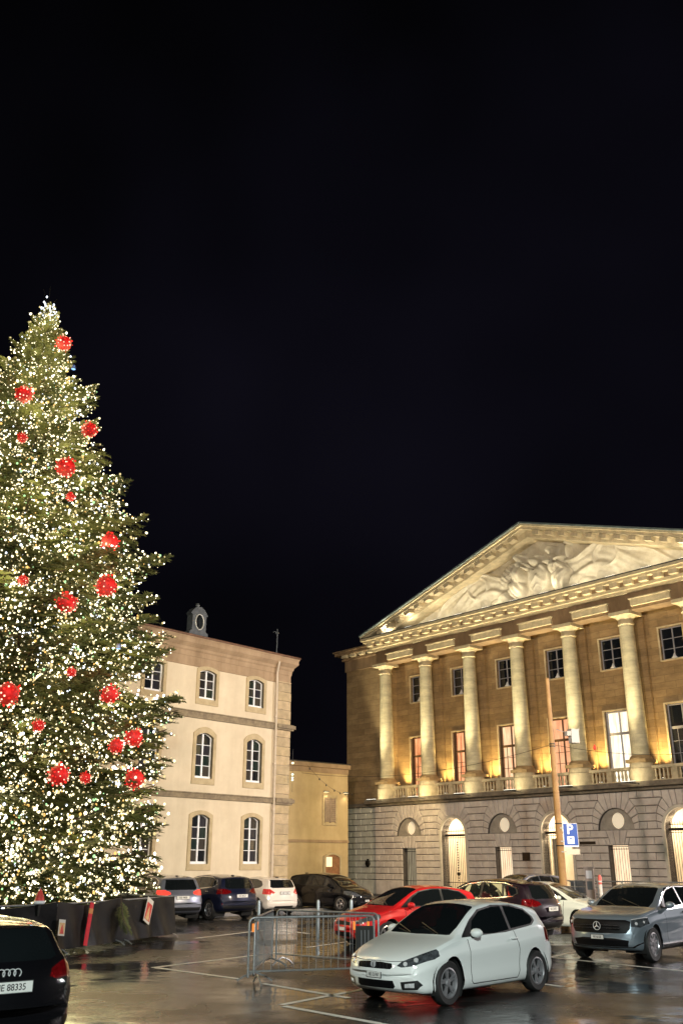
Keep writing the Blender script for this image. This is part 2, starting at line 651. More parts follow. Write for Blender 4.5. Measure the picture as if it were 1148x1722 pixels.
DJ = [1.32, 1.36, 1.32, 1.18, 0.92, 0.92]
for a, b in edges:
    for i in range(5):
        z0, z1 = ZI + i * RUP, ZI + (i + 1) * RUP
        x0 = JX if a is None else a + DJ[i]
        x0b = 0 if a is None else DJ[i + 1] - DJ[i]
        x1 = RX if b is None else b - DJ[i]
        x1b = 0 if b is None else -(DJ[i + 1] - DJ[i])
        course(x0, x1, z0, z1, (i + 1) % 2, 1.15, s0=x0b, s1=x1b)
for i in range(7):
    z0, z1 = ZP + i * ROW, ZP + (i + 1) * ROW
    for a, b, ka, kb in [(JX, BC[0], None, 0)] + [(BC[j], BC[j + 1], j, j + 1) for j in range(6)] + [(BC[6], RX, 6, None)]:
        def off(kk):
            if kk is None: return 0
            if kk % 2: return ARC + .14
            return .57 if i < 5 else (.60 if i == 5 else .50)
        sl = lambda kk: 0 if (kk is None or kk % 2 or i < 5) else .12
        course(a + off(ka), b - off(kb), z0, z1, i % 2, 0.95, s0=sl(ka), s1=-sl(kb))
for k in (0, 2, 4, 6):
    c, a, b, m_ = BC[k], 2.795, ZI, 2.795 + ROW
    blk([(c - .12, a), (c + .12, a), (c + .20, b), (c - .20, b)])
    for s_ in (-1, 1):
        blk([(c + s_ * .12, a), (c + s_ * .38, a), (c + s_ * .50, m_), (c + s_ * .62, b), (c + s_ * .20, b)])
        blk([(c + s_ * .38, a), (c + s_ * .60, a), (c + s_ * .72, m_), (c + s_ * .50, m_)])
for a, b, ka, kb in [(JX, BC[0], None, 0)] + [(BC[j], BC[j + 1], j, j + 1) for j in range(6)] + [(BC[6], RX, 6, None)]:
    o1 = 0 if ka is None else (ARC + .14 if ka % 2 else .57)
    o2 = 0 if kb is None else (ARC + .14 if kb % 2 else .57)
    course(a + o1, b - o2, 0.12, ZP, 0, 1.5)

def block_into(m, poly, wing):
    cx = sum(p[0] for p in poly) / len(poly)
    cz = sum(p[1] for p in poly) / len(poly)
    n = len(poly)
    A = sum(poly[i][0] * poly[(i + 1) % n][1] - poly[(i + 1) % n][0] * poly[i][1] for i in range(n))
    if A < 0: poly = poly[::-1]
    y = (0.12 if wing else 0.0)
    out = 0.075 + random.uniform(-.008, .012)
    a = inset(poly, 0.016)
    b = inset(poly, 0.016 + 0.028)
    v = [(x, y + .02, z) for x, z in a] + [(x, y - out + .03, z) for x, z in a] + [(x, y - out, z) for x, z in b]
    fs = []
    for i in range(n):
        j = (i + 1) % n
        fs += [(i, j, j + n, i + n), (i + n, j + n, j + 2 * n, i + 2 * n)]
    fs.append(tuple(range(2 * n, 3 * n)))
    m.add(v, fs)
blocks.sort(key=lambda t: -min(p[0] for p in t[0]) if min(p[0] for p in t[0]) < 9.2 else 1e6)
rest = {False: MB(), True: MB()}
for i, (poly, wing) in enumerate(blocks):
    if i < 299:
        m = MB()
        block_into(m, poly, wing)
        m.build('stone_block', stone_g2 if wing else stone_g, hall)
    else:
        block_into(rest[wing], poly, wing)
for wv, m in rest.items():
    if m.v:
        tag(m.build('stone_block', stone_g2 if wv else stone_g, hall), kind='stuff')
pl = MB()
pl.box(WX - .12, DX + .12, -0.12, 0.12, -0.3, 0.12)
pl.build('plinth', mat('dark_plinth', (0.12, 0.12, 0.12), 0.5, var=0.3, vscale=4), hall)

# niches with their round discs, small barred doors below
iron = MB()
for k in (0, 2, 4, 6):
    c = BC[k]
    nb = MB()
    zc, rr = 3.98, 0.40
    outer = [(c - NIC * math.cos(R(a)), ZI + NIC * math.sin(R(a))) for a in range(0, 181, 9)]
    for s_ in (-1, 1):
        arc = [(c + s_ * NIC * math.cos(R(a)), ZI + NIC * math.sin(R(a))) for a in range(0, 91, 9)]
        hole = [(c + s_ * rr * math.sin(R(a)), zc + rr * math.cos(R(a))) for a in range(0, 181, 15)]
        nb.prism([(c, ZI), *arc, *hole] if s_ > 0 else [(c, ZI), *arc, *hole], 0.14, 0.42)
    nb.build('niche', mat('niche_render', (0.34, 0.30, 0.25), 0.9, var=0.2, vscale=3, bump=.3), hall)
    dsk = MB()
    dsk.lathe([(rr + .02, 0.30), (rr + .02, 0.36)], (c, 0, zc), 28, 'y')
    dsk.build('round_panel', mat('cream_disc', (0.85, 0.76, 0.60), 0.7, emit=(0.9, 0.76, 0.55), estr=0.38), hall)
    lit = (k != 0)
    dm = MB()
    dm.box(c - .57, c + .57, 0.40, 0.46, 0.0, 2.795)
    dr = dm.build('side_door', lit_room('door_glow_%d' % k, (1.0, 0.82, 0.54), (1.0, 0.66, 0.40), 1.25, 2) if lit else lit_room('door_dim', (0.36, 0.30, 0.19), (0.24, 0.19, 0.12), 0.9, 2), hall)
    gb = MB()
    for j in range(8):
        x = c - .50 + j * (1.0 / 7)
        gb.lathe([(.010, 0.4), (.010, 2.7)], (x, 0.16, 0), 6)
    for z in (0.45, 0.95, 2.62, 2.74):
        gb.box(c - .56, c + .56, 0.145, 0.175, z - .015, z + .015)
    gb.build('window_grille', dark_metal, hall)
# arches with gates in front of lit vestibules
for k in (1, 3, 5):
    c = BC[k]
    a = MB()      # smooth archivolt and jambs
    for rad0, rad1, y0, y1 in ((ARC, ARC + .14, -0.10, 0.5),):
        po = [(c - rad1, 0.1), (c - rad0, 0.1), (c - rad0, ZI)]
        po += [(c - rad0 * math.cos(R(t)), ZI + rad0 * math.sin(R(t))) for t in range(10, 180, 10)]
        po += [(c + rad0, ZI), (c + rad0, 0.1), (c + rad1, 0.1), (c + rad1, ZI)]
        po += [(c + rad1 * math.cos(R(t)), ZI + rad1 * math.sin(R(t))) for t in range(10, 180, 10)]
        po += [(c - rad1, ZI)]
        a.prism(po, y0, y1)
    a.build('arch_surround', stone_w, hall)
    v = MB()      # vestibule: back wall, sides, vault
    v.box(c - 1.15, c + 1.15, 2.3, 2.4, 0, 4.7)
    v.box(c - 1.25, c - 1.15, 0.55, 2.4, 0, 4.7)
    v.box(c + 1.15, c + 1.25, 0.55, 2.4, 0, 4.7)
    v.box(c - 1.25, c + 1.25, 0.55, 2.4, 4.7, 4.8)
    v.box(c - 1.25, c + 1.25, 0.55, 2.4, -0.02, 0.1)
    v.build('vestibule', mat('vestibule_plaster', (0.85, 0.78, 0.64), 0.8, var=.08, vscale=2), hall)
    lamp('vestibule_light', 'POINT', (c + .2, 1.25, 4.0), None, 190 if k != 3 else 240, (1.0, 0.80, 0.56), 0.12, parent=hall)
    gt = MB()
    gt.box(c - .95, c + .95, 0.28, 0.36, ZI - .09, ZI + .03)
    gt.build('transom', dark_metal, hall)
    if k == 3:
        d = MB()
        d.box(c - .74, c - .30, 0.55, 0.62, 0.1, 3.2)
        d.build('door_leaf', mat('grey_door', (0.40, 0.36, 0.27), .6, var=.15, vscale=6), hall)
    gb = MB()
    for j in range(14):
        x = c - .88 + j * (1.76 / 13)
        if k == 3 and x > c - .2: continue
        gb.lathe([(.013, 0.15), (.013, ZI - .08)], (x, 0.32, 0), 6)
        gb.lathe([(.011, ZI), (.011, ZI + .30), (.0, ZI + .38)], (x, 0.32, 0), 5, cap=False)
    for z in (0.3, 0.9, 3.35, ZI + .2):
        gb.box(c - .93, c + .93 if k != 3 else c - .1, 0.305, 0.335, z - .015, z + .015)
    if k != 3:
        for j in range(16):
            gb.lathe([(0, -.05), (.045, 0), (0, .05)], (c, 0.30, 1.0 + j * .14), 6, cap=False)
        gb.box(c - .1, c + .1, 0.27, 0.35, 1.30, 1.45)
    gb.build('gate', dark_metal, hall)

# string course carrying the columns
sc_ = MB()
sc_.prism([(JX - .1, 5.35), (RX + .1, 5.35), (RX + .1, 5.5), (JX - .1, 5.5)], -0.32, 1.15)
sc_.prism([(JX - .42, 5.5), (RX + .42, 5.5), (RX + .42, 5.74), (JX - .42, 5.74)], -0.62, 1.15)
sc_.prism([(WX - .3, 5.36), (JX - .1, 5.36), (JX - .1, 5.58), (WX - .3, 5.58)], -0.18, 1.15)
sc_.prism([(RX + .1, 5.36), (DX + .3, 5.36), (DX + .3, 5.58), (RX + .1, 5.58)], -0.18, 1.15)
sc_.build('string_course', mat('weathered_ledge', (0.26, 0.21, 0.15), 0.9, color2=(0.12, 0.10, 0.075), vscale=3, bump=.4), hall)

# upper wing walls, inner wall with openings
for a_, b_ in ((WX + .1, -14.25), (11.73, DX - .1)):
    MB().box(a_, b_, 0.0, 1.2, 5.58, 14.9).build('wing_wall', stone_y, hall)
iw = MB()
IY = 1.18
for k, c in enumerate(BC):
    l = -14.25 if k == 0 else c - BAY / 2
    r = 11.73 if k == 6 else c + BAY / 2
    iw.box(l, c - .82, IY, 1.6, 5.74, 14.95)
    iw.box(c + .82, r, IY, 1.6, 5.74, 14.95)
    iw.box(c - .82, c + .82, IY, 1.6, 9.62, 11.86)
    iw.box(c - .82, c + .82, IY, 1.6, 13.55, 14.95)
    iw.box(c - .82, c - .66, IY, 1.6, 11.86, 13.55)
    iw.box(c + .66, c + .82, IY, 1.6, 11.86, 13.55)
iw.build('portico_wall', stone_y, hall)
for u in COLS[1:7]:
    p = MB()
    p.box(u - .42, u + .42, 0.98, IY + .01, 5.74, 14.35)  # added strip behind the column, gives the lit stripe its hard edge
    p.build('added_wall_strip', stone_y, hall)

curt = [lit_room('curtain_rose', (1.0, 0.48, 0.22), (0.62, 0.18, 0.06), 1.7),
        lit_room('curtain_orange', (1.0, 0.50, 0.24), (0.70, 0.22, 0.09), 1.8),
        lit_room('curtain_cream', (1.0, 0.72, 0.42), (0.95, 0.45, 0.24), 1.7),
        lit_room('curtain_salmon', (1.0, 0.50, 0.26), (0.80, 0.34, 0.17), 1.7),
        lit_room('bright_room', (1.0, 0.93, 0.72), (0.8, 0.62, 0.40), 2.4),
        lit_room('dark_room', (0.020, 0.020, 0.028), (0.012, 0.012, 0.016), 1.0),
        lit_room('curtain_last', (0.9, 0.45, 0.22), (0.6, 0.2, 0.08), 0.9)]
gp_small = MB(); gp_small.box(-.5, .5, -.006, .006, -.5, .5)
pane_me = gp_small.mesh('pane', pane_dark)
pane_me2 = gp_small.mesh('pane', pane_clear)
for k, c in enumerate(BC):
    # tall window
    w = MB()
    X0, X1, Z0, Z1, zt = c - .80, c + .80, 5.80, 9.6, 8.35
    f = .07
    fy0, fy1 = IY + .16, IY + .24
    for a in (X0, c - f / 2, X1 - f): w.box(a, a + f, fy0, fy1, Z0, Z1)
    for z in (Z0, zt, Z1 - f): w.box(X0 + f, c - f / 2, fy0 + .003, fy1 - .003, z, z + (f if z != zt else .13)); w.box(c + f / 2, X1 - f, fy0 + .003, fy1 - .003, z, z + (f if z != zt else .13))
    fm = frame_dark if k not in (4, 5) else frame_grey
    wo_ = w.build('tall_window', fm, hall)
    for s_ in (-1, 1):
        xm = c + s_ * .40
        if k not in (4,):
            mu = MB()
            mu.box(xm - .012, xm + .012, fy0 + .02, fy1 - .02, Z0 + .07, zt)
            for z in (6.55, 7.15, 7.75): mu.box(c + s_ * .04, c + s_ * .73, fy0 + .023, fy1 - .023, z - .012, z + .012)
            mu.build('glazing_bar', fm, wo_)
        for za, zb in ((Z0 + .07, zt), (zt + .13, Z1 - f)):
            link('pane', pane_me2 if k != 5 else pane_me, wo_, (xm, fy0 + .045, (za + zb) / 2), None, (.68, .5, zb - za))
    cu = MB(); cu.box(X0 - .3, X1 + .3, IY + .52, IY + .54, Z0 - .1, Z1 + .1)
    cu.build('curtain', curt[k], wo_)
    rv = MB()     # thin stone architrave round the opening
    for a, b, z0, z1 in ((c - .90, c - .80, 5.80, 9.68), (c + .80, c + .90, 5.80, 9.68), (c - .80, c + .80, 9.6, 9.68)):
        rv.box(a, b, IY - .035, IY + .05, z0, z1)
    rv.build('window_surround', stone_m, wo_)
    # small window above
    w = MB()
    X0, X1, Z0, Z1 = c - .66, c + .66, 11.86, 13.55
    f = .06
    for a in (X0, c - f / 2, X1 - f): w.box(a, a + f, fy0, fy1, Z0, Z1)
    dz = (Z1 - Z0 - f) / 3
    for i in range(4):
        z = Z0 + i * dz
        w.box(X0 + f, c - f / 2, fy0 + .003, fy1 - .003, z, z + (f if i in (0, 3) else .035))
        w.box(c + f / 2, X1 - f, fy0 + .003, fy1 - .003, z, z + (f if i in (0, 3) else .035))
    wo_ = w.build('small_window', frame_grey, hall)
    for s_ in (-1, 1):
        for i in range(3):
            link('pane', pane_me, wo_, (c + s_ * .315, fy0 + .045, Z0 + f / 2 + (i + .5) * dz), None, (.56, .5, dz - .01))
    sl = MB(); sl.lathe([(.02, 0), (.17, .03), (.10, .10), (.03, .26), (.0, .3)], (c + .02, IY + .08, Z0 + .02), 10)
    sl.build('white_ornament', mat('white_plaster', (0.8, 0.8, 0.82), .5), wo_, smooth=True)
    rv = MB()
    for a, b, z0, z1 in ((c - .75, c - .66, 11.80, 13.63), (c + .66, c + .75, 11.80, 13.63), (c - .66, c + .66, 13.55, 13.63), (c - .66, c + .66, 11.78, 11.86)):
        rv.box(a, b, IY - .035, IY + .05, z0, z1)
    rv.build('window_surround', stone_m, wo_)
bkw = MB(); bkw.box(-14.25, 11.73, 1.98, 2.05, 5.5, 14.9)
bkw.build('inner_partition', mat('inner_dark', (0.03, 0.028, 0.025), .9), hall)

# columns: drum pedestal, base, tapering shaft, capital
def shaft_prof():
    p = []
    for i in range(13):
        t = i / 12
        r = .455 - .085 * t ** 1.6
        p.append((r, 7.02 + t * (13.72 - 7.02)))
    return p
mshaft = MB().lathe(shaft_prof(), n=28).mesh('column', stone_c, 40)
mdrum = MB().lathe([(.66, 5.74), (.66, 6.38), (.60, 6.40), (.60, 6.58), (.55, 6.66)], n=28).mesh('pedestal', stone_m, 40)
mbase = MB().box(-.56, .56, -.56, .56, 6.66, 6.82).lathe([(.55, 6.82), (.57, 6.88), (.53, 6.95), (.47, 7.02)], n=24).mesh('column_base', mat('base_shade', (0.40, 0.27, 0.13), .85, var=.2, vscale=3), 40)
mcap = MB().lathe([(.37, 13.72), (.43, 13.75), (.43, 13.81), (.39, 13.82), (.39, 14.02), (.43, 14.06), (.56, 14.22)], n=24).box(-.62, .62, -.62, .62, 14.22, 14.40).mesh('capital', stone_m, 40)
for u in COLS:
    c = link('column', mshaft, hall, (u, 0, 0))
    link('pedestal', mdrum, c)
    link('column_base', mbase, c)
    link('capital', mcap, c)

# balustrade
mbal = MB().lathe([(.06, 0), (.06, .04), (.035, .08), (.075, .22), (.05, .36), (.035, .46), (.06, .50), (.06, .54)], n=8).mesh('baluster', stone_m, 50)
rl = MB()
for i in range(7):
    a, b = COLS[i] + .62, COLS[i + 1] - .62
    rl.box(a, b, -0.16, 0.16, 6.36, 6.50)
    rl.box(a, b, -0.16, 0.16, 5.74, 5.82)
    m_ = (a + b) / 2
    rl.box(m_ - .12, m_ + .12, -0.13, 0.13, 5.82, 6.36)
    n = 5
    for s_ in (0, 1):
        lo, hi = (a, m_ - .12) if s_ == 0 else (m_ + .12, b)
        for j in range(n):
            link('baluster', mbal, hall, (lo + (j + .5) * (hi - lo) / n, 0, 5.82))
rl.build('balustrade_rail', stone_m, hall)

# entablature
en = MB()
en.box(-14.50, 11.98, -0.42, 0.45, 14.40, 15.28)
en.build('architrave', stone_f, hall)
en = MB()
en.box(-14.25, 11.73, 0.45, 1.6, 14.93, 15.2)
en.build('portico_ceiling', stone_m, hall)
for i in range(7):
    tb = MB()
    m_ = (COLS[i] + COLS[i + 1]) / 2
    tb.box(m_ - 1.12, m_ + 1.12, -0.56, -0.42, 14.56, 14.92)
    tb.box(m_ - 1.20, m_ + 1.20, -0.62, -0.42, 14.92, 14.98)
    tb.build('frieze_tablet', stone_m, hall)
cn = MB()
HL, HR = -15.25, 12.73
cn.box(-14.62, 12.10, -0.58, 1.6, 15.28, 15.45)
cn.box(-14.78, 12.26, -0.75, 1.6, 15.45, 15.62)
cn.box(HL + .12, HR - .12, -1.05, 1.6, 15.86, 16.0)
cn.box(HL, HR, -1.18, 1.6, 16.0, 16.16)
cn.build('cornice', stone_m, hall)
mm = MB().box(-.24, .24, -.27, 0, 0, .24).mesh('mutule', stone_m)
n = 32
for i in range(n):
    u = -14.6 + i * (26.66 / (n - 1))
    link('mutule', mm, hall, (u, -0.75, 15.62))
bkc = MB(); bkc.box(-14.78, 12.26, -0.748, 1.6, 15.62, 15.86)
bkc.build('cornice_core', stone_f, hall)
ln = MB(); ln.box(HL - .03, HR + .03, -1.22, -0.2, 16.16, 16.21)
ln.build('lead_flashing', roof_m, hall)
# wing entablatures
for sgn, a, b in ((-1, WX, -14.7), (1, 12.2, DX)):
    w = MB()
    lo, hi = (a - .0, b) if sgn < 0 else (a, b)
    w.box(lo, hi, -0.08, 1.6, 14.45, 15.2)
    w.box(lo - .15, hi + .15, -0.25, 1.6, 15.2, 15.36)
    w.box(lo - .50 if sgn < 0 else lo, hi if sgn < 0 else hi + .5, -0.62, 1.6, 15.56, 15.76)
    w.box(lo - .60 if sgn < 0 else lo, hi if sgn < 0 else hi + .6, -0.72, 1.6, 15.76, 15.86)
    w.build('wing_cornice', stone_f, hall)
    for j in range(4):
        link('mutule', mm, hall, (lo + .35 + j * .85, -0.25, 15.36))
# roof edges and pediment
AP, AZ = -1.26, 20.62
for sgn in (-1, 1):
    x0 = HL if sgn < 0 else HR
    dx, dz = AP - x0, AZ - 16.2
    L = math.hypot(dx, dz)
    nx, nz = -dz / L * (1 if sgn < 0 else -1), abs(dx) / L
    def band(t0, t1, y0, y1, m):
        p = MB()
        q = [(x0, 16.2 + t0), (AP, AZ + t0), (AP, AZ + t1), (x0, 16.2 + t1)]
        p.prism(q if sgn < 0 else q[::-1], y0, y1)
        return p
    band(-.20, -.02, -1.12, .6, 0).build('raking_cornice', stone_m, hall)
    band(-.02, .10, -1.22, .6, 0).build('raking_cornice', stone_m, hall)
    band(.10, .20, -1.34, 14, 0).build('roof_edge', zinc, hall)
    band(-.62, -.20, -0.62, .6, 0).build('raking_cornice', stone_m, hall)
    for j in range(15):
        t = (j + 1.0) / 16
        x, z = x0 + dx * t, 16.2 + dz * t
        o = link('mutule', mm, hall, (x, -0.62, z - .44 - .02), (0, -math.atan2(dz, dx) if sgn < 0 else -math.atan2(dz, dx) + math.pi, 0), (.95, 1.6, .95))
    rf = MB()
    rf.prism([(x0, 16.1), (AP, AZ - .4), (AP, AZ + .09), (x0, 16.29)] if sgn < 0 else [(AP, AZ - .4), (x0, 16.1), (x0, 16.29), (AP, AZ + .09)], .6, 14)
    rf.build('roof', roof_m, hall)
rw = MB()
rw.add([(WX - .6, -.7, 15.87), (DX + .6, -.7, 15.87), (DX - 4, 7, 18.5), (WX + 4, 7, 18.5), (WX - .6, 15, 15.87), (DX + .6, 15, 15.87)],
       [(0, 1, 2, 3), (0, 3, 4), (1, 5, 2), (3, 2, 5, 4)])
rw.build('roof', roof_m, hall)
bw = MB(); bw.box(WX + .1, DX - .1, 2.1, 15, 5.3, 15.8)
bw.build('body_wall', stone_y, hall)

# carved tympanum: a height field of drapery, figures and shield
def tymp():
    dx = .045
    xs = np.arange(HL + .9, HR - .9, dx)
    zs = np.arange(16.2, 20.4, dx)
    X, Z = np.meshgrid(xs, zs)
    H = np.zeros_like(X)
    def ell(cx, cz, rx, rz, h, rot=0, p=1.0):
        c, s = math.cos(R(rot)), math.sin(R(rot))
        u = ((X - cx) * c + (Z - cz) * s) / rx
        v = (-(X - cx) * s + (Z - cz) * c) / rz
        d = 1 - u * u - v * v
        return np.where(d > 0, h * np.sqrt(np.clip(d, 0, 1)) ** p, 0)
    # sweeping drapery folds to either side
    for sgn in (-1, 1):
        u = (X - AP) * sgn
        env = np.clip((u - 0.8) / 1.2, 0, 1) * np.clip((9.6 - u) / 3.5, 0, 1)
        cz = 18.7 - 0.24 * u - 0.5 * np.sin(u * .8 + .5)
        band = np.exp(-((Z - cz + .3) / (1.05 - .05 * u)) ** 2)
        ph = (Z - cz) * 5.0 + 1.8 * np.sin(u * 1.1 + .6)
        H = np.maximum(H, env * band * .8 * (0.26 + .10 * np.sin(ph) + .05 * np.sin(2.3 * ph + u)))
        # rolled edge
        ze = cz + .55 + .18 * np.sin(u * 1.9)
        H = np.maximum(H, env * .38 * np.exp(-((Z - ze) / .13) ** 2))
        # curled end of the cloth
        cx2, cz2 = AP + sgn * 4.6, 18.0
        rr = np.hypot(X - cx2, (Z - cz2) * 1.1)
        H = np.maximum(H, .30 * np.exp(-((rr - .75) / .12) ** 2) * (Z < 18.9))
        H = np.maximum(H, np.where((u > 3) & (u < 8.2), (.16 + .07 * np.sin((X * 4 + Z * 2.2) * 1.3)) * np.clip((18.2 - .28 * u - Z) * 2 + 1, 0, 1) * np.clip((8.2 - u), 0, 1), 0))
        # reclining animal and clouds
        H = np.maximum(H, ell(AP + sgn * 2.2, 16.95, 1.0, .45, .45, 8 * sgn))
        H = np.maximum(H, ell(AP + sgn * 3.1, 16.75, .7, .35, .32))
    def figure(cx, cz, lean, h=.85):
        F = ell(cx, cz, .20, .27, h + .05)
        F = np.maximum(F, ell(cx + .02, cz + .16, .25, .18, h - .08))
        F = np.maximum(F, ell(cx - lean * .1, cz - .36, .12, .22, h - .15))
        F = np.maximum(F, ell(cx - lean * .2, cz - .95, .42, .62, h - .05, 8 * lean) * (1 + .08 * np.sin(X * 26)))
        F = np.maximum(F, ell(cx - lean * .45, cz - 1.75, .60, .80, h - .12, 18 * lean) * (1 + .14 * np.sin((X * 1.0 + Z * .5 * lean) * 20)))
        F = np.maximum(F, ell(cx + lean * .50, cz - .75, .13, .55, h - .06, 55 * lean))
        F = np.maximum(F, ell(cx - lean * .55, cz - .9, .12, .60, h - .10, -40 * lean))
        return F
    def dilate(F, n):
        D = F > .02
        for _ in range(n):
            D = D | np.roll(D, 1, 0) | np.roll(D, -1, 0) | np.roll(D, 1, 1) | np.roll(D, -1, 1)
        return D
    def carve(H, F, n=3):
        H = np.where(dilate(F, n) & (F <= .02), H * .15, H)
        return np.where(F > .02, np.maximum(F, H * .4), H)
    H = carve(H, figure(-2.40, 19.05, 1))
    H = carve(H, figure(-0.10, 19.00, -1))
    # raised arms, a staff and the right figure's shoulder cloth
    H = carve(H, ell(-3.05, 18.1, .05, 1.0, .75, -14), 1)
    H = carve(H, ell(-1.85, 18.55, .11, .42, .8, 60), 1)
    H = carve(H, ell(.45, 18.35, .50, .12, .8, 14), 1)
    # wing of hair/palm behind the left figure and the column drum beside the right one
    H = np.maximum(H, ell(-3.6, 18.3, .95, .45, .36, 50) * (1 + .18 * np.sin((X + Z) * 17)))
    H = np.maximum(H, ell(.95, 18.75, .10, .55, .5))
    H = np.maximum(H, ell(.95, 19.28, .30, .10, .5))
    # shield with ring and chevron, helmet above
    sh = ell(-1.15, 17.55, .78, .98, .50, 0, .45)
    r_ = np.hypot((X + 1.15) / .78, (Z - 17.55) / .98)
    sh = np.where(r_ < 1, sh + .07 * np.exp(-((r_ - .86) / .07) ** 2), sh)
    chev = np.abs((Z - 17.75) + 1.1 * np.abs(X + 1.15) - .0)
    sh = np.where((r_ < .7), sh + .09 * np.exp(-(chev / .08) ** 2) + .07 * np.exp(-((Z - 17.2 + .9 * np.abs(X + 1.15)) / .07) ** 2), sh)
    H = carve(H, sh)
    H = carve(H, ell(-1.36, 18.62, .30, .30, .70) + ell(-1.36, 18.62, .10, .34, .12))
    H = np.maximum(H, ell(-1.36, 18.98, .42, .13, .40))
    H = np.maximum(H, ell(-1.2, 16.55, 1.3, .28, .40))
    # keep under the raking cornice
    top = AZ - .62 - (AZ - 16.2) * np.abs(X - AP) / (AP - HL)
    H[1:-1, 1:-1] = (H[1:-1, 1:-1] * 2 + H[:-2, 1:-1] + H[2:, 1:-1] + H[1:-1, :-2] + H[1:-1, 2:]) / 6
    H = H + .012 * np.sin(X * 9.1 + Z * 5.3) * np.sin(Z * 8.3)
    H *= np.clip((top - Z) * 5 + 1, 0.0, 1)
    m = MB()
    hgt, wid = X.shape
    vs = np.stack([X, 0.42 - H * 1.2, Z], -1).reshape(-1, 3).tolist()
    fs = []
    keep = (top - Z) > -.25
    for i in range(hgt - 1):
        for j in range(wid - 1):
            if keep[i, j] or keep[i + 1, j] or keep[i, j + 1]:
                a = i * wid + j
                fs.append((a, a + 1, a + wid + 1, a + wid))
    m.add(vs, fs)
    return m
tymp().build('carved_relief', mat('relief_stone', (0.62, 0.56, 0.44), .85, color2=(0.46, 0.40, 0.29), vscale=2.4, bump=.4, bscale=14), hall, smooth=True, fix=False)
bt = MB(); bt.prism([(HL + .5, 16.1), (HR - .5, 16.1), (AP, AZ - .3)], 0.46, .6)
bt.build('tympanum', stone_m, hall)

# plaques on the wall
pq = MB(); pq.box(-3.55, -3.05, -0.12, -0.085, 2.1, 2.5)
pq.build('wall_plaque', mat('bronze_plaque', (0.05, 0.035, 0.025), .4, .5), hall)
pq = MB(); pq.box(0.2, 1.15, -0.115, -0.085, 2.86, 3.0)
pq.build('wall_plaque', MATS['bronze_plaque'], hall)
wl = MB()
wl.lathe([(.16, 0), (.19, .04), (.19, .12), (.13, .16)], (-15.95, -.10, 1.93), 16, 'y')
wl.box(-16.0, -15.9, -.05, .08, 1.7, 2.2)
wl.build('wall_bulkhead', dark_metal, hall)

# floodlights -------------------------------------------------------------
ORD = ['first', 'second', 'third', 'fourth', 'fifth', 'sixth', 'seventh', 'eighth']
hm = Matrix.Translation((CX, CY, .08)) @ Matrix.Rotation(CANG, 4, 'Z')
glow = emis('floodlight_lens', (1.0, 0.95, 0.78), 4.0)
body_m = mat('lamp_housing', (0.12, 0.12, 0.12), .4, .6)
YEL = (1.0, 0.90, 0.60)
def flood(label, group, u, y, z, tgt, power, color, spot, w=.3, d=.12, h=.1, emitter=True, blend=.6, size=.08):
    p = hm @ Vector((u, y, z))
    t = thing('floodlight', label, 'floodlight', p, CANG, group)
    b = MB(); b.box(-w / 2, w / 2, -d / 2, d / 2, 0, h); b.box(-w / 3, w / 3, -d / 3, d / 3, -.0, .02)
    b.build('housing', body_m, t)
    if emitter:
        e = MB(); e.box(-w / 2 + .015, w / 2 - .015, -d / 2 + .015, d / 2 - .015, h, h + .012)
        e.build('lens', glow, t)
    lamp('floodlight_beam', 'SPOT', (0, 0, h + .05), (tgt[0] - u, tgt[1] - y, tgt[2] - z - h - .05), power, color, size, spot, blend, parent=t)
    return t
for i, u in enumerate(COLS):
    t = flood(f'flat floodlight on the ledge below the {ORD[i]} column from the left', 'floodlights on the ledge',
          u + .1, -1.55, 5.62, (u, -1.15, 13.0), 6200, YEL, 44, .75, .16, .06, blend=1.0, size=.12)
    MB().box(-.02, .02, 0, .95, -.02, .02).build('bracket', body_m, t)  # added arm, sets the lamp out past the ledge for evener light
    lamp('drum_beam', 'SPOT', (0, 0, .12), (-.1, 1.5, .75), 95, YEL, .15, 100, 1, parent=t)
    flood(f'small floodlight at the wall behind the {ORD[i]} column from the left', 'floodlights behind the columns',
          u + .72, .70, 5.80, (u + .68, 1.02, 9.5), 1700, (1.0, 0.72, 0.28), 58, .16, .16, .14, blend=.8)
for i in range(12):
    u = -13.0 + i * 2.15
    flood(f'slim strip light under the carving, {["first","second","third","fourth","fifth","sixth","seventh","eighth","ninth","tenth","eleventh","twelfth"][i]} from the left',
          'strip lights under the carved relief', u, -1.02, 16.22, (u, .1, 18.6), 165 if 1 < i < 10 else 120, (1.0, 0.90, 0.66), 150, .62, .10, .05, blend=1.0)
# ------------------------------------------------------------------ the plastered house on the left
LANG = math.atan2(0.75182926, 0.65935784)
LX, LY = -2.59, 46.0
house = thing('plastered_house', 'cream plastered three storey house with yellow stone corner and arched white windows',
              'building', (LX, LY, 0.08), LANG)
plaster = mat('cream_plaster', (0.72, 0.62, 0.46), .9, color2=(0.63, 0.53, 0.385), vscale=.9, bump=.15, bscale=40, streak=.13)
stone_h = mat('window_stone', (0.52, 0.42, 0.26), .85, color2=(0.40, 0.31, 0.18), vscale=3, bump=.3, bscale=20)
corn_m = mat('cornice_stone', (0.46, 0.33, 0.21), .85, color2=(0.34, 0.24, 0.15), streak=.35, vscale=1.1, bump=.4, bscale=12)
band_m = mat('band_stone', (0.30, 0.24, 0.15), .9, color2=(0.17, 0.13, 0.09), vscale=4, bump=.3)
white_w = mat('white_paint', (0.80, 0.80, 0.82), .4, var=.06, vscale=6)
LWIN = [-2.30 - 3.05 * i for i in range(6)]
rows = [(1.93, 3.95, .50, .16, 4), (5.46, 7.42, .50, .18, 4), (8.92, 10.24, .50, .12, 3)]
HE = -20.5
wl = MB()
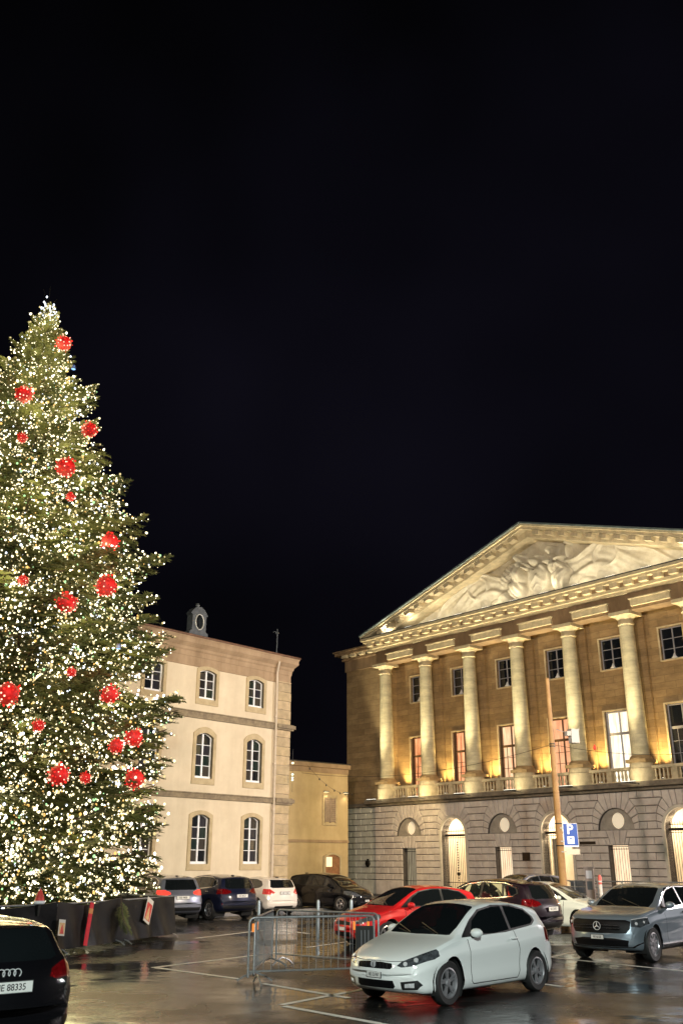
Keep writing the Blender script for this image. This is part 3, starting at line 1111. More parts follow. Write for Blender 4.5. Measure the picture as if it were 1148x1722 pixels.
# wall with window holes, floor by floor
def arch_top(c, w, z, rise, n=8):
    return [(c - w + 2 * w * i / n, z + rise * (1 - ((i / n) * 2 - 1) ** 2)) for i in range(n + 1)]
lv = [0.0, 4.7, 8.15, 10.4]
for fi, (z0, z1, hw, rise, npn) in enumerate(rows):
    lo, hi = (-0.3 if fi == 0 else lv[fi]), lv[fi + 1]
    cuts = [0.0]
    for i, c in enumerate(LWIN):
        r = -.0 if i == 0 else (LWIN[i - 1] + c) / 2
        l = HE if i == len(LWIN) - 1 else (LWIN[i + 1] + c) / 2
        pts = [(l, lo), (r, lo), (r, hi), (l, hi)]
        # ring with a hole as two halves
        top = arch_top(c, hw, z1 - rise, rise)
        mid = len(top) // 2
        wl.prism([(l, lo), (c, lo), (c, z0), (c - hw, z0)] + top[:mid + 1] + [(c, hi), (l, hi)], 0, .45)
        wl.prism([(c, lo), (r, lo), (r, hi), (c, hi)] + top[mid:] + [(c + hw, z0), (c, z0)], 0, .45)
wl.build('wall', plaster, house)
sw = MB(); sw.box(-.45, 0, .45, 13, -.3, 10.4); sw.box(HE, HE + .4, .45, 13, -.3, 10.4); sw.box(HE, 0, 12.6, 13, -.3, 10.4)
sw.build('side_wall', plaster, house)
ib = MB(); ib.box(HE + .5, -.5, 1.6, 1.7, -.3, 10.3); ib.build('inner_wall', mat('dim_interior', (0.05, 0.045, 0.04), .9), house)
for z0, z1 in ((4.60, 4.80), (8.02, 8.28)):
    b = MB()
    b.box(HE, -1.02, -.10, .0, z0, z1)
    b.box(HE, -1.02, -.15, .0, z1, z1 + .05)
    b.build('string_band', band_m, house)
pane_b = MB().box(-.5, .5, -.005, .005, -.5, .5).mesh('pane', pane_dark)
reflect = glass('green_reflecting_pane', (0.02, 0.08, 0.06), 0.0, .05)
pane_v = [pane_b] + [MB().box(-.5, .5, -.005, .005, -.5, .5).mesh('pane', glass('pane_tint_%d' % q_, c_, 0.0, .05)) for q_, c_ in enumerate(((0.028, 0.028, 0.036), (0.014, 0.026, 0.024), (0.045, 0.040, 0.036)))]
cmesh = {}
for fi, (z0, z1, hw, rise, npn) in enumerate(rows):
    for i, c in enumerate(LWIN):
        key = fi
        if key not in cmesh:
            s = MB()      # stone surround
            a = .165
            o = [(-hw - a, z0 - .28), (-hw, z0 - .28), (-hw, z1 - rise)] + []
            inner = arch_top(0, hw, z1 - rise, rise)
            outer = arch_top(0, hw + a, z1 - rise + a * .9, rise + (.12 if fi == 1 else .02))
            s.prism([(-hw - a, z0 - .0), (-hw, z0 - .0)] + inner + [(hw, z0 - .0), (hw + a, z0 - .0)] + outer[::-1], -.045, .16)
            s.box(-hw - a, hw + a, -.045, .16, z0 - .26, z0 - .0)
            f = MB()
            fr = .06
            inn = arch_top(0, hw - fr, z1 - rise - fr * .4, rise)
            f.prism([(-hw, z0), (-hw + fr, z0)] + inn + [(hw - fr, z0), (hw, z0)] + inner[::-1], .12, .19)
            f.box(-hw, hw, .09, .19, z0 - .0, z0 + .10)
            f.box(-hw - .03, hw + .03, .03, .20, z0 - .06, z0 - .0)
            f.box(-.038, .038, .11, .19, z0 + .10, z1 - fr * .6)
            H = (z1 - z0 - .16)
            for j in range(1, npn):
                z = z0 + .10 + H * j / npn
                f.box(-hw + fr, -.045, .125, .185, z - .013, z + .013)
                f.box(.045, hw - fr, .125, .185, z - .013, z + .013)
            cmesh[key] = (s.mesh('window_surround', stone_h), f.mesh('window', white_w))
        sm, fm_ = cmesh[key]
        win = link('window', fm_, house, (c, 0, 0))
        link('window_surround', sm, win)
        H = (z1 - z0 - .16)
        for s_ in (-1, 1):
            for j in range(npn):
                z = z0 + .10 + H * (j + .5) / npn
                special = (i == 0 and fi == 1 and s_ < 0 and j in (1, 2)) or (i == 0 and fi == 2 and j == 2)
                p = link('pane', pane_v[(i * 7 + fi * 3 + j * 2 + (s_ > 0) * 5 + (j * i)) % 4], win, (s_ * (hw / 2 - .015), .155, z), (0, 0, random.uniform(-.02, .02)), (hw - .10, .6, H / npn - (.03 if j < npn - 1 else .10)))
        if fi == 0 and i in (0, 1):
            cu = MB(); cu.box(-hw + .08, -.05, .21, .22, z0 + .1, z0 + .75); cu.box(.05, hw - .08, .21, .22, z0 + .1, z0 + .7)
            cu.build('half_curtain', mat('net_curtain', (0.35, 0.32, 0.38), .9, var=.3, vscale=10), win)
# quoins: big stones at the corner, each its own
qz = 0.0
k = 0
while qz < 10.35:
    h = .46 if qz < 4.5 else .44
    if abs(qz - 4.5) < .3 and False: pass
    q = MB()
    x0 = -1.0
    z1_ = min(qz + h, 10.4)
    v = .015 + (.012 if k % 2 else 0)
    q.box(x0 + .012, .03, -.05 - v, .5, qz + .012, z1_ - .012)
    q.build('quoin', mat('quoin_stone_%d' % (k % 3), [(0.44, 0.34, 0.20), (0.40, 0.31, 0.19), (0.47, 0.36, 0.22)][k % 3], .85, var=.22, vscale=3, bump=.35, bscale=14), house)
    qz += h; k += 1
for z0, z1 in ((4.55, 4.85), (8.02, 8.30)):
    q = MB(); q.box(-1.02, .14, -.20, .55, z0, z1); q.box(-1.0, .22, -.27, .55, z0 + .08, z1 - .04)
    q.build('string_band', band_m, house)
cn = MB()
OV = .50
prof = [(.02, 10.30), (-.07, 10.32), (-.07, 10.72), (-.12, 10.76), (-.16, 10.95), (-.26, 11.02), (-.30, 11.12), (-.52, 11.24), (-.62, 11.30), (-.62, 11.46), (-.70, 11.56), (-.70, 11.64), (.3, 11.70)]
prof = [(y * OV if y < 0 else y, z) for y, z in prof]
P = []
for x_, corner in ((HE, 0), (0.0, 1)):
    P.append([(x_ + (-y if corner else 0) * 1.0, y, z) for y, z in prof])
cn.grid(P)
P = [[(-y, y, z) for y, z in prof], [(-y, 13, z) for y, z in prof]]
cn.grid(P)
cn.build('cornice', corn_m, house, fix=False)
gt = MB(); gt.tube([(HE, -.37, 11.62), (.36, -.37, 11.62)], .05, 8)
gt.build('gutter', mat('copper_gutter', (0.20, 0.11, 0.07), .5, .4, var=.3, vscale=4), house)
rf = MB()
rf.add([(HE - .3, -.3, 11.66), (.3, -.3, 11.66), (-4, 6, 12.9), (HE, 6, 12.9), (.3, 13.3, 11.66), (HE - .6, 13.4, 11.66)], [(0, 1, 2, 3), (1, 4, 2), (3, 2, 4, 5)])
rf.build('roof', roof_m, house)
pp = MB()
pp.tube([(-1.08, -.33, 11.3), (-1.08, -.25, 11.0), (-1.05, -.16, 10.75), (-1.05, -.13, 0.1)], .055, 8)
for z in (2, 4.3, 6.4, 8.6): pp.lathe([(.075, -.03), (.075, .03)], (-1.05, -.13, z), 10)
pp.build('downpipe', mat('pale_pipe', (0.55, 0.46, 0.36), .5, var=.1, vscale=5), house, smooth=40)
# dormer with its oval window
dm = MB()
dc, dy = -5.25, .95
zb = 11.98
def oct_(w, h, z): return
body = [(-.62, 0), (.62, 0), (.55, .22), (.42, .30), (.42, 1.02), (.52, 1.10), (.30, 1.36), (.12, 1.46), (-.12, 1.46), (-.30, 1.36), (-.52, 1.10), (-.42, 1.02), (-.42, .30), (-.55, .22)]
hole = [(.24 * math.sin(R(a)), .72 + .36 * math.cos(R(a))) for a in range(0, 181, 18)]
right = [(dc, zb), (dc + .62, zb)] + [(dc + x, zb + z) for x, z in body[2:8]] + [(dc, zb + 1.46)] + [(dc + x, zb + z) for x, z in hole]
left = [(dc - (x - dc), z) for x, z in right]
dm.prism(right, dy, dy + .4)
dm.prism(left, dy, dy + .4)
dm.lathe([(.04, 0), (.09, .06), (.11, .14), (.07, .22), (.0, .26)], (dc, dy + .2, zb + 1.44), 10)
dmo = dm.build('dormer', mat('zinc_dormer', (0.09, 0.10, 0.11), .5, .3, var=.3, vscale=5), house)
rg = MB()
rg.tube([(dc + .25 * math.cos(R(a)), dy - .02, zb + .72 + .37 * math.sin(R(a))) for a in range(0, 360, 18)], .035, 8, True)
rg.build('oval_frame', mat('pale_zinc', (0.5, 0.5, 0.48), .4, .3), dmo, smooth=True)
gb = MB(); gb.box(dc - .3, dc + .3, dy + .3, dy + .32, zb + .3, zb + 1.15); gb.build('pane', pane_dark, dmo)
lamp('dormer_fill', 'POINT', (0, 0, 0), None, 0.0, WARM, .1, parent=house) if False else None
fn = MB()
fn.tube([(.2, 1.2, 11.9), (.22, 1.2, 13.1)], .03, 6)
fn.lathe([(0, 0), (.10, .05), (.05, .16), (.0, .36)], (.22, 1.2, 13.1), 8)
fn.tube([(.22, 1.2, 13.1), (.05, 1.2, 13.25), (-.08, 1.2, 13.18)], .022, 6)
fn.build('roof_finial', MATS['zinc_dormer'], house)

# ------------------------------------------------------------------ the lower yellow wing between them
ann = thing('yellow_annex', 'low yellow plastered wing with one shuttered window between the two larger buildings', 'building', (-4.2, 56.0, 0.08), R(40))
yp = mat('yellow_plaster', (0.60, 0.47, 0.27), .9, color2=(0.48, 0.36, 0.20), vscale=.8, bump=.15, streak=.18)
def AN(px):      # distance along the wall
    return px
AE = 6.0
w = MB(); w.box(-6, AE, 0, 7, -.3, 7.15)
w.build('wall', yp, ann)
w = MB(); w.box(-6, AE, -.08, 7, 7.15, 7.45); w.box(-6, AE, -.28, 7, 7.45, 7.70)
w.build('cornice', corn_m, ann)
w = MB(); w.prism([(-6, 7.705), (AE, 7.705), (AE, 7.76), (-6, 7.76)], -.33, 7)
w.build('roof', roof_m, ann)
w = MB(); w.box(-6, AE, -.06, 0, 3.10, 3.26); w.build('string_band', corn_m, ann)
sh = MB()
sx = 4.55
for a in (sx - .42, sx + .02):
    for j in range(12):
        sh.obox((a + .20, -.05, 4.35 + j * .115), (.36, .03, .10), (R(25), 0, 0))
    sh.box(a, a + .03, -.08, -.02, 4.25, 5.70); sh.box(a + .37, a + .40, -.08, -.02, 4.25, 5.70)
sho = sh.build('shutter', mat('grey_shutter', (0.34, 0.26, 0.20), .7, var=.2, vscale=8), ann)
fr = MB()
fr.box(sx - .58, sx - .44, -.05, 0, 4.1, 5.85); fr.box(sx + .44, sx + .58, -.05, 0, 4.1, 5.85); fr.box(sx - .44, sx + .44, -.05, 0, 5.72, 5.85); fr.box(sx - .44, sx + .44, -.07, 0, 4.1, 4.22)
fr.build('window_surround', stone_h, ann)
dx_ = 4.75
dr = MB()
top = arch_top(dx_, .55, 2.25, .18)
dr.prism([(dx_ - .55, 0), (dx_ + .55, 0)] + top[::-1], -.02, -.002)
dr.build('door', mat('brown_door', (0.28, 0.13, 0.06), .6, var=.3, vscale=6), ann)
ds = MB()
to = arch_top(dx_, .70, 2.35, .20)
ds.prism([(dx_ - .70, 0), (dx_ - .55, 0)] + top + [(dx_ + .55, 0), (dx_ + .70, 0)] + to[::-1], -.08, 0)
ds.build('door_surround', stone_h, ann)
dg = MB(); dg.box(dx_ - .48, dx_ - .03, -.03, -.021, 1.75, 2.30); dg.build('door_pane', emis('lit_door_pane', (1.0, 0.78, 0.42), 1.6), ann)
dg = MB(); dg.box(dx_ - .46, dx_ - .05, -.03, -.021, .8, 1.2); dg.build('door_pane', MATS['lit_door_pane'], ann)
dp = MB(); dp.tube([(.35, -.1, 7.4), (.35, -.08, .1)], .05, 8); dp.build('downpipe', mat('brown_pipe', (0.22, 0.15, 0.08), .5), ann)
al = Matrix.Translation((-4.2, 56.0, .08)) @ Matrix.Rotation(R(40), 4, 'Z')
lamp('alley_light', 'AREA', al @ Vector((6.5, -6.5, 5.5)), al @ Vector((4, 0, 3.5)), 290, (1.0, 0.76, 0.36), .4)
for i, (u, z) in enumerate(((4.2, 6.05), (5.75, 6.05))):
    p = al @ Vector((u, -.12, z))
    t = thing('wall_light', ['small lit wall light above the closed shutter of the yellow wing', 'small wall light near the stone corner at the right of the yellow wing'][i], 'light', p, R(40))
    b = MB(); b.box(-.15, .15, -.06, .12, -.02, .04); b.build('housing', body_m, t)
    b = MB(); b.box(-.14, .14, -.05, .11, -.035, -.021); b.build('lens', emis('small_lens', (1.0, .85, .5), 2.2), t)
    lamp('wall_light_beam', 'SPOT', (0, -.1, -.1), (0, .1, -3), 22, (1.0, .8, .45), .05, 120, 1, parent=t)

# pavement strips in front of the buildings
pv = mat('wet_pavement', (0.10, 0.09, 0.08), .3, var=.35, vscale=3, bump=.3, bscale=30, spec=.6)
for name, m4, x0, x1, dpt in (('pavement', hm, WX - 1, DX + 6, 3.2), ('pavement', Matrix.Translation((LX, LY, 0)) @ Matrix.Rotation(LANG, 4, 'Z'), HE, 3, 1.6)):
    b = MB()
    n = int((x1 - x0) / 1.2)
    b.box(x0, x1, -dpt + .16, .0, -.05, .118)
    o = b.build(name, pv); o.matrix_world = m4 if name == 'pavement' else m4
    o.location.z = 0
    tag(o, kind='structure')
    kb = MB().box(0.004, 1.196, 0, .155, -.05, .13).mesh('kerb_stone', mat('kerb_granite', (0.22, 0.21, 0.20), .45, var=.2, vscale=5, bump=.2))
    for i in range(n):
        k_ = link('kerb_stone', kb, o, (x0 + i * 1.2, -dpt, 0))
# ------------------------------------------------------------------ the lit fir tree
TX, TY = -11.6, 31.0
TPROF = [(0, 5.6), (2.6, 5.75), (5.5, 5.5), (10, 5.0), (12.15, 4.5), (14.5, 3.75), (17.8, 2.15), (21.2, .72), (22.3, .28), (23.1, .03)]
tz, tr_ = zip(*TPROF)
TR = lambda z: float(np.interp(z, tz, tr_))
needle = mat('fir_needles', (0.15, 0.155, 0.05), .7, color2=(0.07, 0.085, 0.03), vscale=2.5, spec=.3)
bark = mat('fir_bark', (0.07, 0.045, 0.03), .9, var=.4, vscale=12, bump=.5)
tree = thing('fir_tree', 'tall fir tree wrapped in thousands of warm white lights and red balls', 'tree', (TX, TY, 0))
tk = MB(); tk.lathe([(.36, -.1), (.30, 2), (.22, 9), (.12, 17), (.03, 22.8)], n=12)
tk.build('trunk', bark, tree, smooth=True)

def bough(seed):
    """unit bough along +x: stem, side twigs, flat sprays of needles"""
    rg = random.Random(seed)
    m = MB()
    def stem(t):
        return Vector((t, .03 * math.sin(3 * t + seed), -.10 * math.sin(t * 2.4) + .13 * t ** 3))
    m.cm = 1
    m.tube([stem(i / 7) for i in range(8)], [.018 * (1 - .85 * i / 7) + .002 for i in range(8)], 4)
    m.cm = 0
    tips = []
    def spray(p, d, up, L, n):
        side = d.cross(up).normalized()
        for i in range(n):
            t = (i + .5) / n
            c = p + d * (L * t)
            for s_ in (-1, 1):
                ln = .052 * (1 - .45 * t) * rg.uniform(.7, 1.25)
                q = (d * .6 + side * s_ * rg.uniform(.6, 1.0) + up * rg.uniform(-.25, .55)).normalized()
                w = (d * .5 - side * s_ * .5 + up * .3).normalized() * .0085
                a = c - w; b = c + w; e = c + q * ln
                m.add([a, b, e], [(0, 1, 2)])
        c = p + d * L
        tips.append(c)
    for i in range(17):
        t = .14 + .84 * i / 16
        p = stem(t)
        for s_ in (-1, 1):
            if rg.random() < .06: continue
            L = (.40 * (1 - t) ** .75 + .07) * rg.uniform(.75, 1.15)
            d = Vector((.72, s_ * rg.uniform(.55, .95), rg.uniform(-.20, .10))).normalized()
            up = Vector((0, 0, 1))
            spray(p, d, up, L, int(7 + L * 26))
            if L > .16:
                for f in (.35, .6, .82):
                    for s2 in (-1, 1):
                        d2 = (d + Vector((-d.y, d.x, 0)) * s2 * .8 + Vector((0, 0, rg.uniform(-.2, .15)))).normalized()
                        spray(p + d * L * f, d2, up, L * .38, int(4 + L * 12))
    spray(stem(.86), (stem(1) - stem(.86)).normalized(), Vector((0, 0, 1)), .16, 9)
    return m, tips
BV = []
for s_ in range(6):
    m, tips = bough(s_)
    BV.append((m.mesh('branch', [needle, bark], fix=False), tips))
boughs = []
gold = math.pi * (3 - math.sqrt(5))
z = 1.0
i = 0
trg = random.Random(11)
while z < 22.7:
    rad = TR(z)
    n = 3 if z < 19 else 2
    for _ in range(n):
        a = i * gold + trg.uniform(-.25, .25)
        i += 1
        L = max(.16, (rad + .1) * trg.choice((trg.uniform(.62, .9), trg.uniform(.86, 1.02), trg.uniform(.95, 1.2))))
        if z < 7: L = min(L, 5.75)
        droop = R(trg.uniform(2, 16)) if z < 17 else -R(trg.uniform(5, 30) * (z - 16) / 6)
        boughs.append((z + trg.uniform(-.1, .1), a, L, droop, i % 6, trg.uniform(-.35, .35)))
    z += .062 + .05 * (1 - z / 23)
# the ones nearest the viewer are parts of their own
view = Vector((0 - TX, 0 - TY, 0)).normalized()
def facing(b):
    return (math.cos(b[1]) * view.x + math.sin(b[1]) * view.y) * (.5 + b[2] / 6) + .15 * b[2] / 6 + (0.5 if (math.cos(b[1]) * .6 - math.sin(b[1]) * .3) > .3 else 0)
boughs.sort(key=facing, reverse=True)
acc_v, acc_f, acc_m = [], [], []
off = 0
bulb_pts = []
trunc = 0
for bi, (z, a, L, dr, vi, tw) in enumerate(boughs):
    me, tips = BV[vi]
    M = Matrix.Translation((0, 0, z)) @ Matrix.Rotation(a, 4, 'Z') @ Matrix.Rotation(dr, 4, 'Y') @ Matrix.Rotation(tw, 4, 'X') @ Matrix.Diagonal((L, L * .82, L * .9, 1))
    if bi < 299:
        o = link('branch', me, tree)
        o.matrix_local = M
    else:
        nv = len(me.vertices)
        co_ = np.empty(nv * 3); me.vertices.foreach_get('co', co_)
        co_ = co_.reshape(-1, 3)
        Mn = np.array(M)
        w = co_ @ Mn[:3, :3].T + Mn[:3, 3]
        acc_v.append(w)
        for p in me.polygons:
            acc_f.append([q + off for q in p.vertices]); acc_m.append(p.material_index)
        off += nv
    k = int(14 + L * 24.0) if z < 19.5 else 7
    for _ in range(k):
        p = trg.choice(tips)
        q = M @ (Vector(p) * 1.0 + Vector((trg.uniform(-.02, .02), trg.uniform(-.02, .02), trg.uniform(0, .03))))
        bulb_pts.append(q)
    for j in range(int(L * 6)):
        t = trg.uniform(.3, 1.0)
        bulb_pts.append(M @ Vector((t, trg.uniform(-.05, .05), -.10 * math.sin(t * 2.4) + .13 * t ** 3 + .02)))
me = bpy.data.meshes.new('branch')
V = np.concatenate(acc_v)
me.from_pydata(V.tolist(), [], acc_f)
me.materials.append(needle); me.materials.append(bark)
me.polygons.foreach_set('material_index', acc_m)
tag(link('branch', me, tree), kind='stuff')

# strings of lights: bulbs
warm_b = emis('warm_bulb', (1.0, 0.87, 0.52), 2.7)
bright_b = emis('bright_bulb', (1.0, 0.90, 0.62), 6.5)
dim_b = emis('dim_bulb', (1.0, 0.80, 0.36), 1.1)
cool_b = emis('cool_bulb', (0.80, 0.88, 1.0), 4.0)
amber_b = emis('amber_bulb', (1.0, 0.58, 0.16), 1.6)
green_b = emis('green_bulb', (0.55, 1.0, 0.45), 1.3)
BM = {}
def ico(r, sub=1):
    bm = bmesh.new(); bmesh.ops.create_icosphere(bm, subdivisions=sub, radius=r)
    v = [tuple(p.co) for p in bm.verts]; f = [tuple(q.index for q in p.verts) for p in bm.faces]
    bm.free(); return v, f
iv, if_ = ico(1.0, 1)
ls = thing('light_string', 'strings of warm white bulbs wound through every branch of the fir', 'lights', (TX, TY, 0))
for kind, m_ in (('w', warm_b), ('b', bright_b), ('d', dim_b), ('c', cool_b), ('a', amber_b), ('g', green_b)):
    me = bpy.data.meshes.new('bulb')
    me.from_pydata(iv, [], if_); me.materials.append(m_)
    BM[kind] = me
# more bulbs scattered on the outer shell
for _ in range(5200):
    z = trg.uniform(.8, 22.5)
    if trg.random() > TR(z) / 6: continue
    a = trg.uniform(0, 2 * math.pi)
    r = TR(z) * trg.uniform(.55, 1.0)
    bulb_pts.append(Vector((r * math.cos(a), r * math.sin(a), z)))
def kindof(p):
    q = trg.random()
    if p.z > 22.2: return 'c' if q < .5 else 'd'
    return 'w' if q < .40 else ('b' if q < .58 else ('d' if q < .84 else ('c' if q < .90 else ('a' if q < .96 else 'g'))))
bulb_pts = [p for p in bulb_pts if p.z > .5]
bulb_pts.sort(key=lambda p: (p.x * view.x + p.y * view.y), reverse=True)
rest = {k: ([], []) for k in BM}
for j, p in enumerate(bulb_pts):
    k = kindof(p)
    r = trg.choice((.014, .018, .024, .030, .040)) * trg.uniform(.85, 1.15) * (1.12 if p.z < 4 else 1)
    if j < 295:
        link('bulb', BM[k], ls, p, None, (r, r, r * 1.15))
    else:
        v, f = rest[k]
        o = len(v)
        v.extend([(p.x + a * r, p.y + b * r, p.z + c * r * 1.15) for a, b, c in iv])
        f.extend([(q[0] + o, q[1] + o, q[2] + o) for q in if_])
mm_ = bpy.data.meshes.new('bulb')
V, F, MI = [], [], []
for idx, k in enumerate(BM):
    v, f = rest[k]
    o = len(V); V += v; F += [(a + o, b + o, c + o) for a, b, c in f]; MI += [idx] * len(f)
mm_.from_pydata(V, [], F)
for m_ in (warm_b, bright_b, dim_b, cool_b, amber_b, green_b): mm_.materials.append(m_)
mm_.polygons.foreach_set('material_index', MI)
tag(link('bulb', mm_, ls), kind='stuff')
# what the bulbs give off together
for j in range(64):
    z = 1.0 + 21.0 * (j / 63) ** 1.15
    a = math.atan2(view.y, view.x) + (j % 4 - 1.5) * .62 + trg.uniform(-.3, .3)
    r = TR(z) * (.60, .78, .96)[j % 3] + (.35 if z > 18 else 0)
    lamp('string_glow', 'POINT', (r * math.cos(a), r * math.sin(a), z), None, 165 * (.35 + TR(z) / 6.5) * (.5 if z < 5 else .75 if z < 9 else 1), (1.0, 0.84, 0.40), 0.7, parent=ls)
# low rope of lights along the fence
rp = MB(); P_ = []
for j in range(15):
    t = j / 14
    P_.append(Vector((-7.6 + 2.3 * t, 25.4 + 5.0 * t, 1.05 + .18 * math.sin(j * 1.3) - .1)))
rp.tube(P_, .012, 5)
rp.build('wire', dark_metal, None)
wire = bpy.data.objects['wire']; wire.parent = ls; wire.location = (-TX, -TY, 0)

# crown star of cool lights
st = thing('tree_top_light', 'cluster of cold white lights on the very tip of the fir', 'light', (TX, TY, 22.9))
sm = MB()
for j in range(16):
    a = j * 2.4
    p = Vector((.42 * math.cos(a) * (.3 + (j % 4) * .25), .42 * math.sin(a) * (.3 + (j % 3) * .3), -.75 + .8 * ((j * 7) % 16) / 16))
    v, f = [(p.x + x * .035, p.y + y * .035, p.z + z * .055) for x, y, z in iv], if_
    MB().add(v, f).build('bulb', cool_b, st)
sm = MB()
for j in range(6): sm.tube([(0, 0, -.3), (.3 * math.cos(j), .3 * math.sin(j), .1 + .08 * j)], .01, 4)
sm.build('wire_frame', dark_metal, st)

# red balls of light
balls = [((-10.5, 30.18, 20.51), .30, 'red light ball nearest the tip of the fir'),
 ((-11.06, 28.36, 17.35), .30, 'upper left red light ball, second from the top of the fir'),
 ((-8.96, 29.48, 16.51), .28, 'red light ball high on the right edge of the fir'),
 ((-9.15, 27.94, 14.38), .33, 'orange red light ball in the middle of the upper fir'),
 ((-10.61, 27.58, 15.30), .17, 'small faint red ball high on the left of the fir'),
 ((-7.67, 28.86, 12.06), .30, 'red light ball under the long bough at the right, half way up the fir'),
 ((-7.50, 28.28, 10.36), .34, 'wide red light ball just above the level of the house roof'),
 ((-8.35, 27.04, 9.46), .32, 'bright red ball with pink dots left of the widest ball, half way up'),
 ((-9.36, 25.86, 6.51), .33, 'saturated red ball at the left edge of the photo'),
 ((-6.98, 27.90, 6.84), .28, 'pale red ball in front of the top floor windows of the house'),
 ((-6.31, 28.70, 5.64), .27, 'upper of the two close red balls at the right edge of the fir'),
 ((-6.66, 27.96, 5.32), .22, 'lower left of the two close red balls at the right edge of the fir'),
 ((-7.85, 26.44, 4.35), .29, 'red ball in the lower middle of the fir among dense white bulbs'),
 ((-6.19, 28.68, 4.43), .29, 'lowest red ball at the right edge beside the middle floor window'),
 ((-7.94, 26.94, 7.33), .14, 'small deep red ball hidden among needles left of the pale ball'),
 ((-7.24, 27.02, 4.32), .16, 'small pinkish ball between the two lowest big red balls'),
 ((-8.85, 27.86, 13.28), .15, 'small dim red ball below the orange red one'),
 ((-9.54, 26.42, 10.00), .16, 'small orange ball at the left of the bright pink dotted ball'),
 ((-8.48, 26.16, 5.67), .17, 'small orange red ball above the lower middle red ball')]
red_core = mat('red_ball_core', (0.22, 0.004, 0.004), .6, var=.5, vscale=3, emit=(1.0, 0.012, 0.01), estr=.22)
red_b = emis('red_ball_bulb', (1.0, 0.035, 0.025), 1.5)
pink_b = emis('pink_ball_bulb', (1.0, 0.42, 0.30), 3.0)
cv, cf = ico(1.0, 3)
core_me = bpy.data.meshes.new('ball'); core_me.from_pydata(cv, [], cf); core_me.materials.append(red_core)
core_me.polygons.foreach_set('use_smooth', [True] * len(core_me.polygons))
bm_ = MB()
for j in range(70):
    zz = 1 - 2 * (j + .5) / 70
    rr = math.sqrt(1 - zz * zz); a = j * gold
    bm_.cm = 1 if trg.random() < .42 else 0
    p = Vector((rr * math.cos(a), rr * math.sin(a), zz)) * trg.uniform(.80, 1.18)
    q = trg.uniform(.05, .13)
    bm_.add([(p.x + x * q, p.y + y * q, p.z + z * q) for x, y, z in iv], if_)
bulbs_me = bm_.mesh('ball_bulb', [red_b, pink_b])
for (x, y, z), r, lab in balls:
    d = Vector((x - TX, y - TY, 0)).normalized() * -.05
    t = thing('light_ball', lab, 'light ball', (x + d.x, y + d.y, z), 0, 'red balls of light hung in the fir')
    link('ball', core_me, t, None, None, (r * .93,) * 3)
    tag(link('ball_bulb', bulbs_me, t, None, (trg.uniform(0, 6), trg.uniform(0, 3), trg.uniform(0, 6)), (r,) * 3), kind='stuff')
    lamp('ball_glow', 'POINT', (-d.x * (r + .35) / .05, -d.y * (r + .35) / .05, .1), None, 14 * r / .3, (1.0, .06, .03), .15, parent=t)
for (x, y, z), lab in [((-6.95, 28.2, 8.35), 'pale blue spotlight glowing among the branches above the pale red ball'),
                        ((-9.75, 29.3, 18.9), 'tiny blue light below the topmost red ball')]:
    t = thing('blue_light', lab, 'light', (x, y, z), 0)
    m = MB(); m.lathe([(0, -.07), (.07, -.04), (.08, .05), (0, .09)], n=10, cap=False)
    m.build('lens', emis('blue_lens', (.25, .5, 1.0), 2.2), t, smooth=True)
    m = MB(); m.lathe([(.085, -.05), (.085, .06), (.06, .11)], (0, .0, 0), 10, cap=False); m.build('housing', body_m, t)
    lamp('blue_glow', 'POINT', (.15, -.35, 0), None, 16, (.25, .45, 1.0), .1, parent=t)

# ------------------------------------------------------------------ the wrapped fence round the tree
cloth = mat('black_sheeting', (0.004, 0.004, 0.0045), .45, var=.4, vscale=3, bump=.3, bscale=5, spec=.22)
steel = mat('galvanised_steel', (0.34, 0.35, 0.36), .38, .5, var=.25, vscale=12)
def barrier(label, a, b, h=1.1, group='crowd barriers on the square', clothed=False, feet=True):
    a, b = Vector((*a, 0)), Vector((*b, 0))
    L = (b - a).length
    rz = math.atan2((b - a).y, (b - a).x)
    t = thing('crowd_barrier', label, 'barrier', a, rz, group)
    r = .10
    fr = MB()
    pts = [(0, 0, .12), (0, 0, h - r)] + [(r - r * math.cos(R(q)), 0, h - r + r * math.sin(R(q))) for q in (30, 60, 90)]
    pts += [(L - r + r * math.sin(R(q)), 0, h - r + r * math.cos(R(q))) for q in (0, 30, 60, 90)] + [(L, 0, .12)]
    fr.tube(pts, .021, 8)
    fr.tube([(0, 0, .22), (L, 0, .22)], .017, 6)
    fr.build('frame', steel, t, smooth=50)
    if not clothed:
        n = max(3, int(L / .14))
        bm = MB().tube([(0, 0, .22), (0, 0, h - .02)], .0065, 5).mesh('bar', steel)
        for i in range(1, n):
            link('bar', bm, t, (L * i / n, 0, 0))
    if feet:
        for x in (.18, L - .18):
            f = MB(); f.tube([(x, -.33, .02), (x, -.20, .10), (x, 0, .16), (x, .20, .10), (x, .33, .02)], .017, 6)
            f.build('foot', steel, t, smooth=50)
    return t, L
fence_pts = [(-9.6, 21.4), (-6.95, 24.3), (-6.0, 27.1), (-5.05, 29.9), (-6.8, 31.6), (-8.2, 34.2)]
flab = ['black wrapped barrier behind the dark estate car at the left', 'black wrapped barrier carrying the red banner and a small poster',
        'black wrapped barrier under the drooping green bough', 'black wrapped barrier turning the far right corner behind the tilted poster', 'black wrapped barrier behind the fir, hidden in shade']
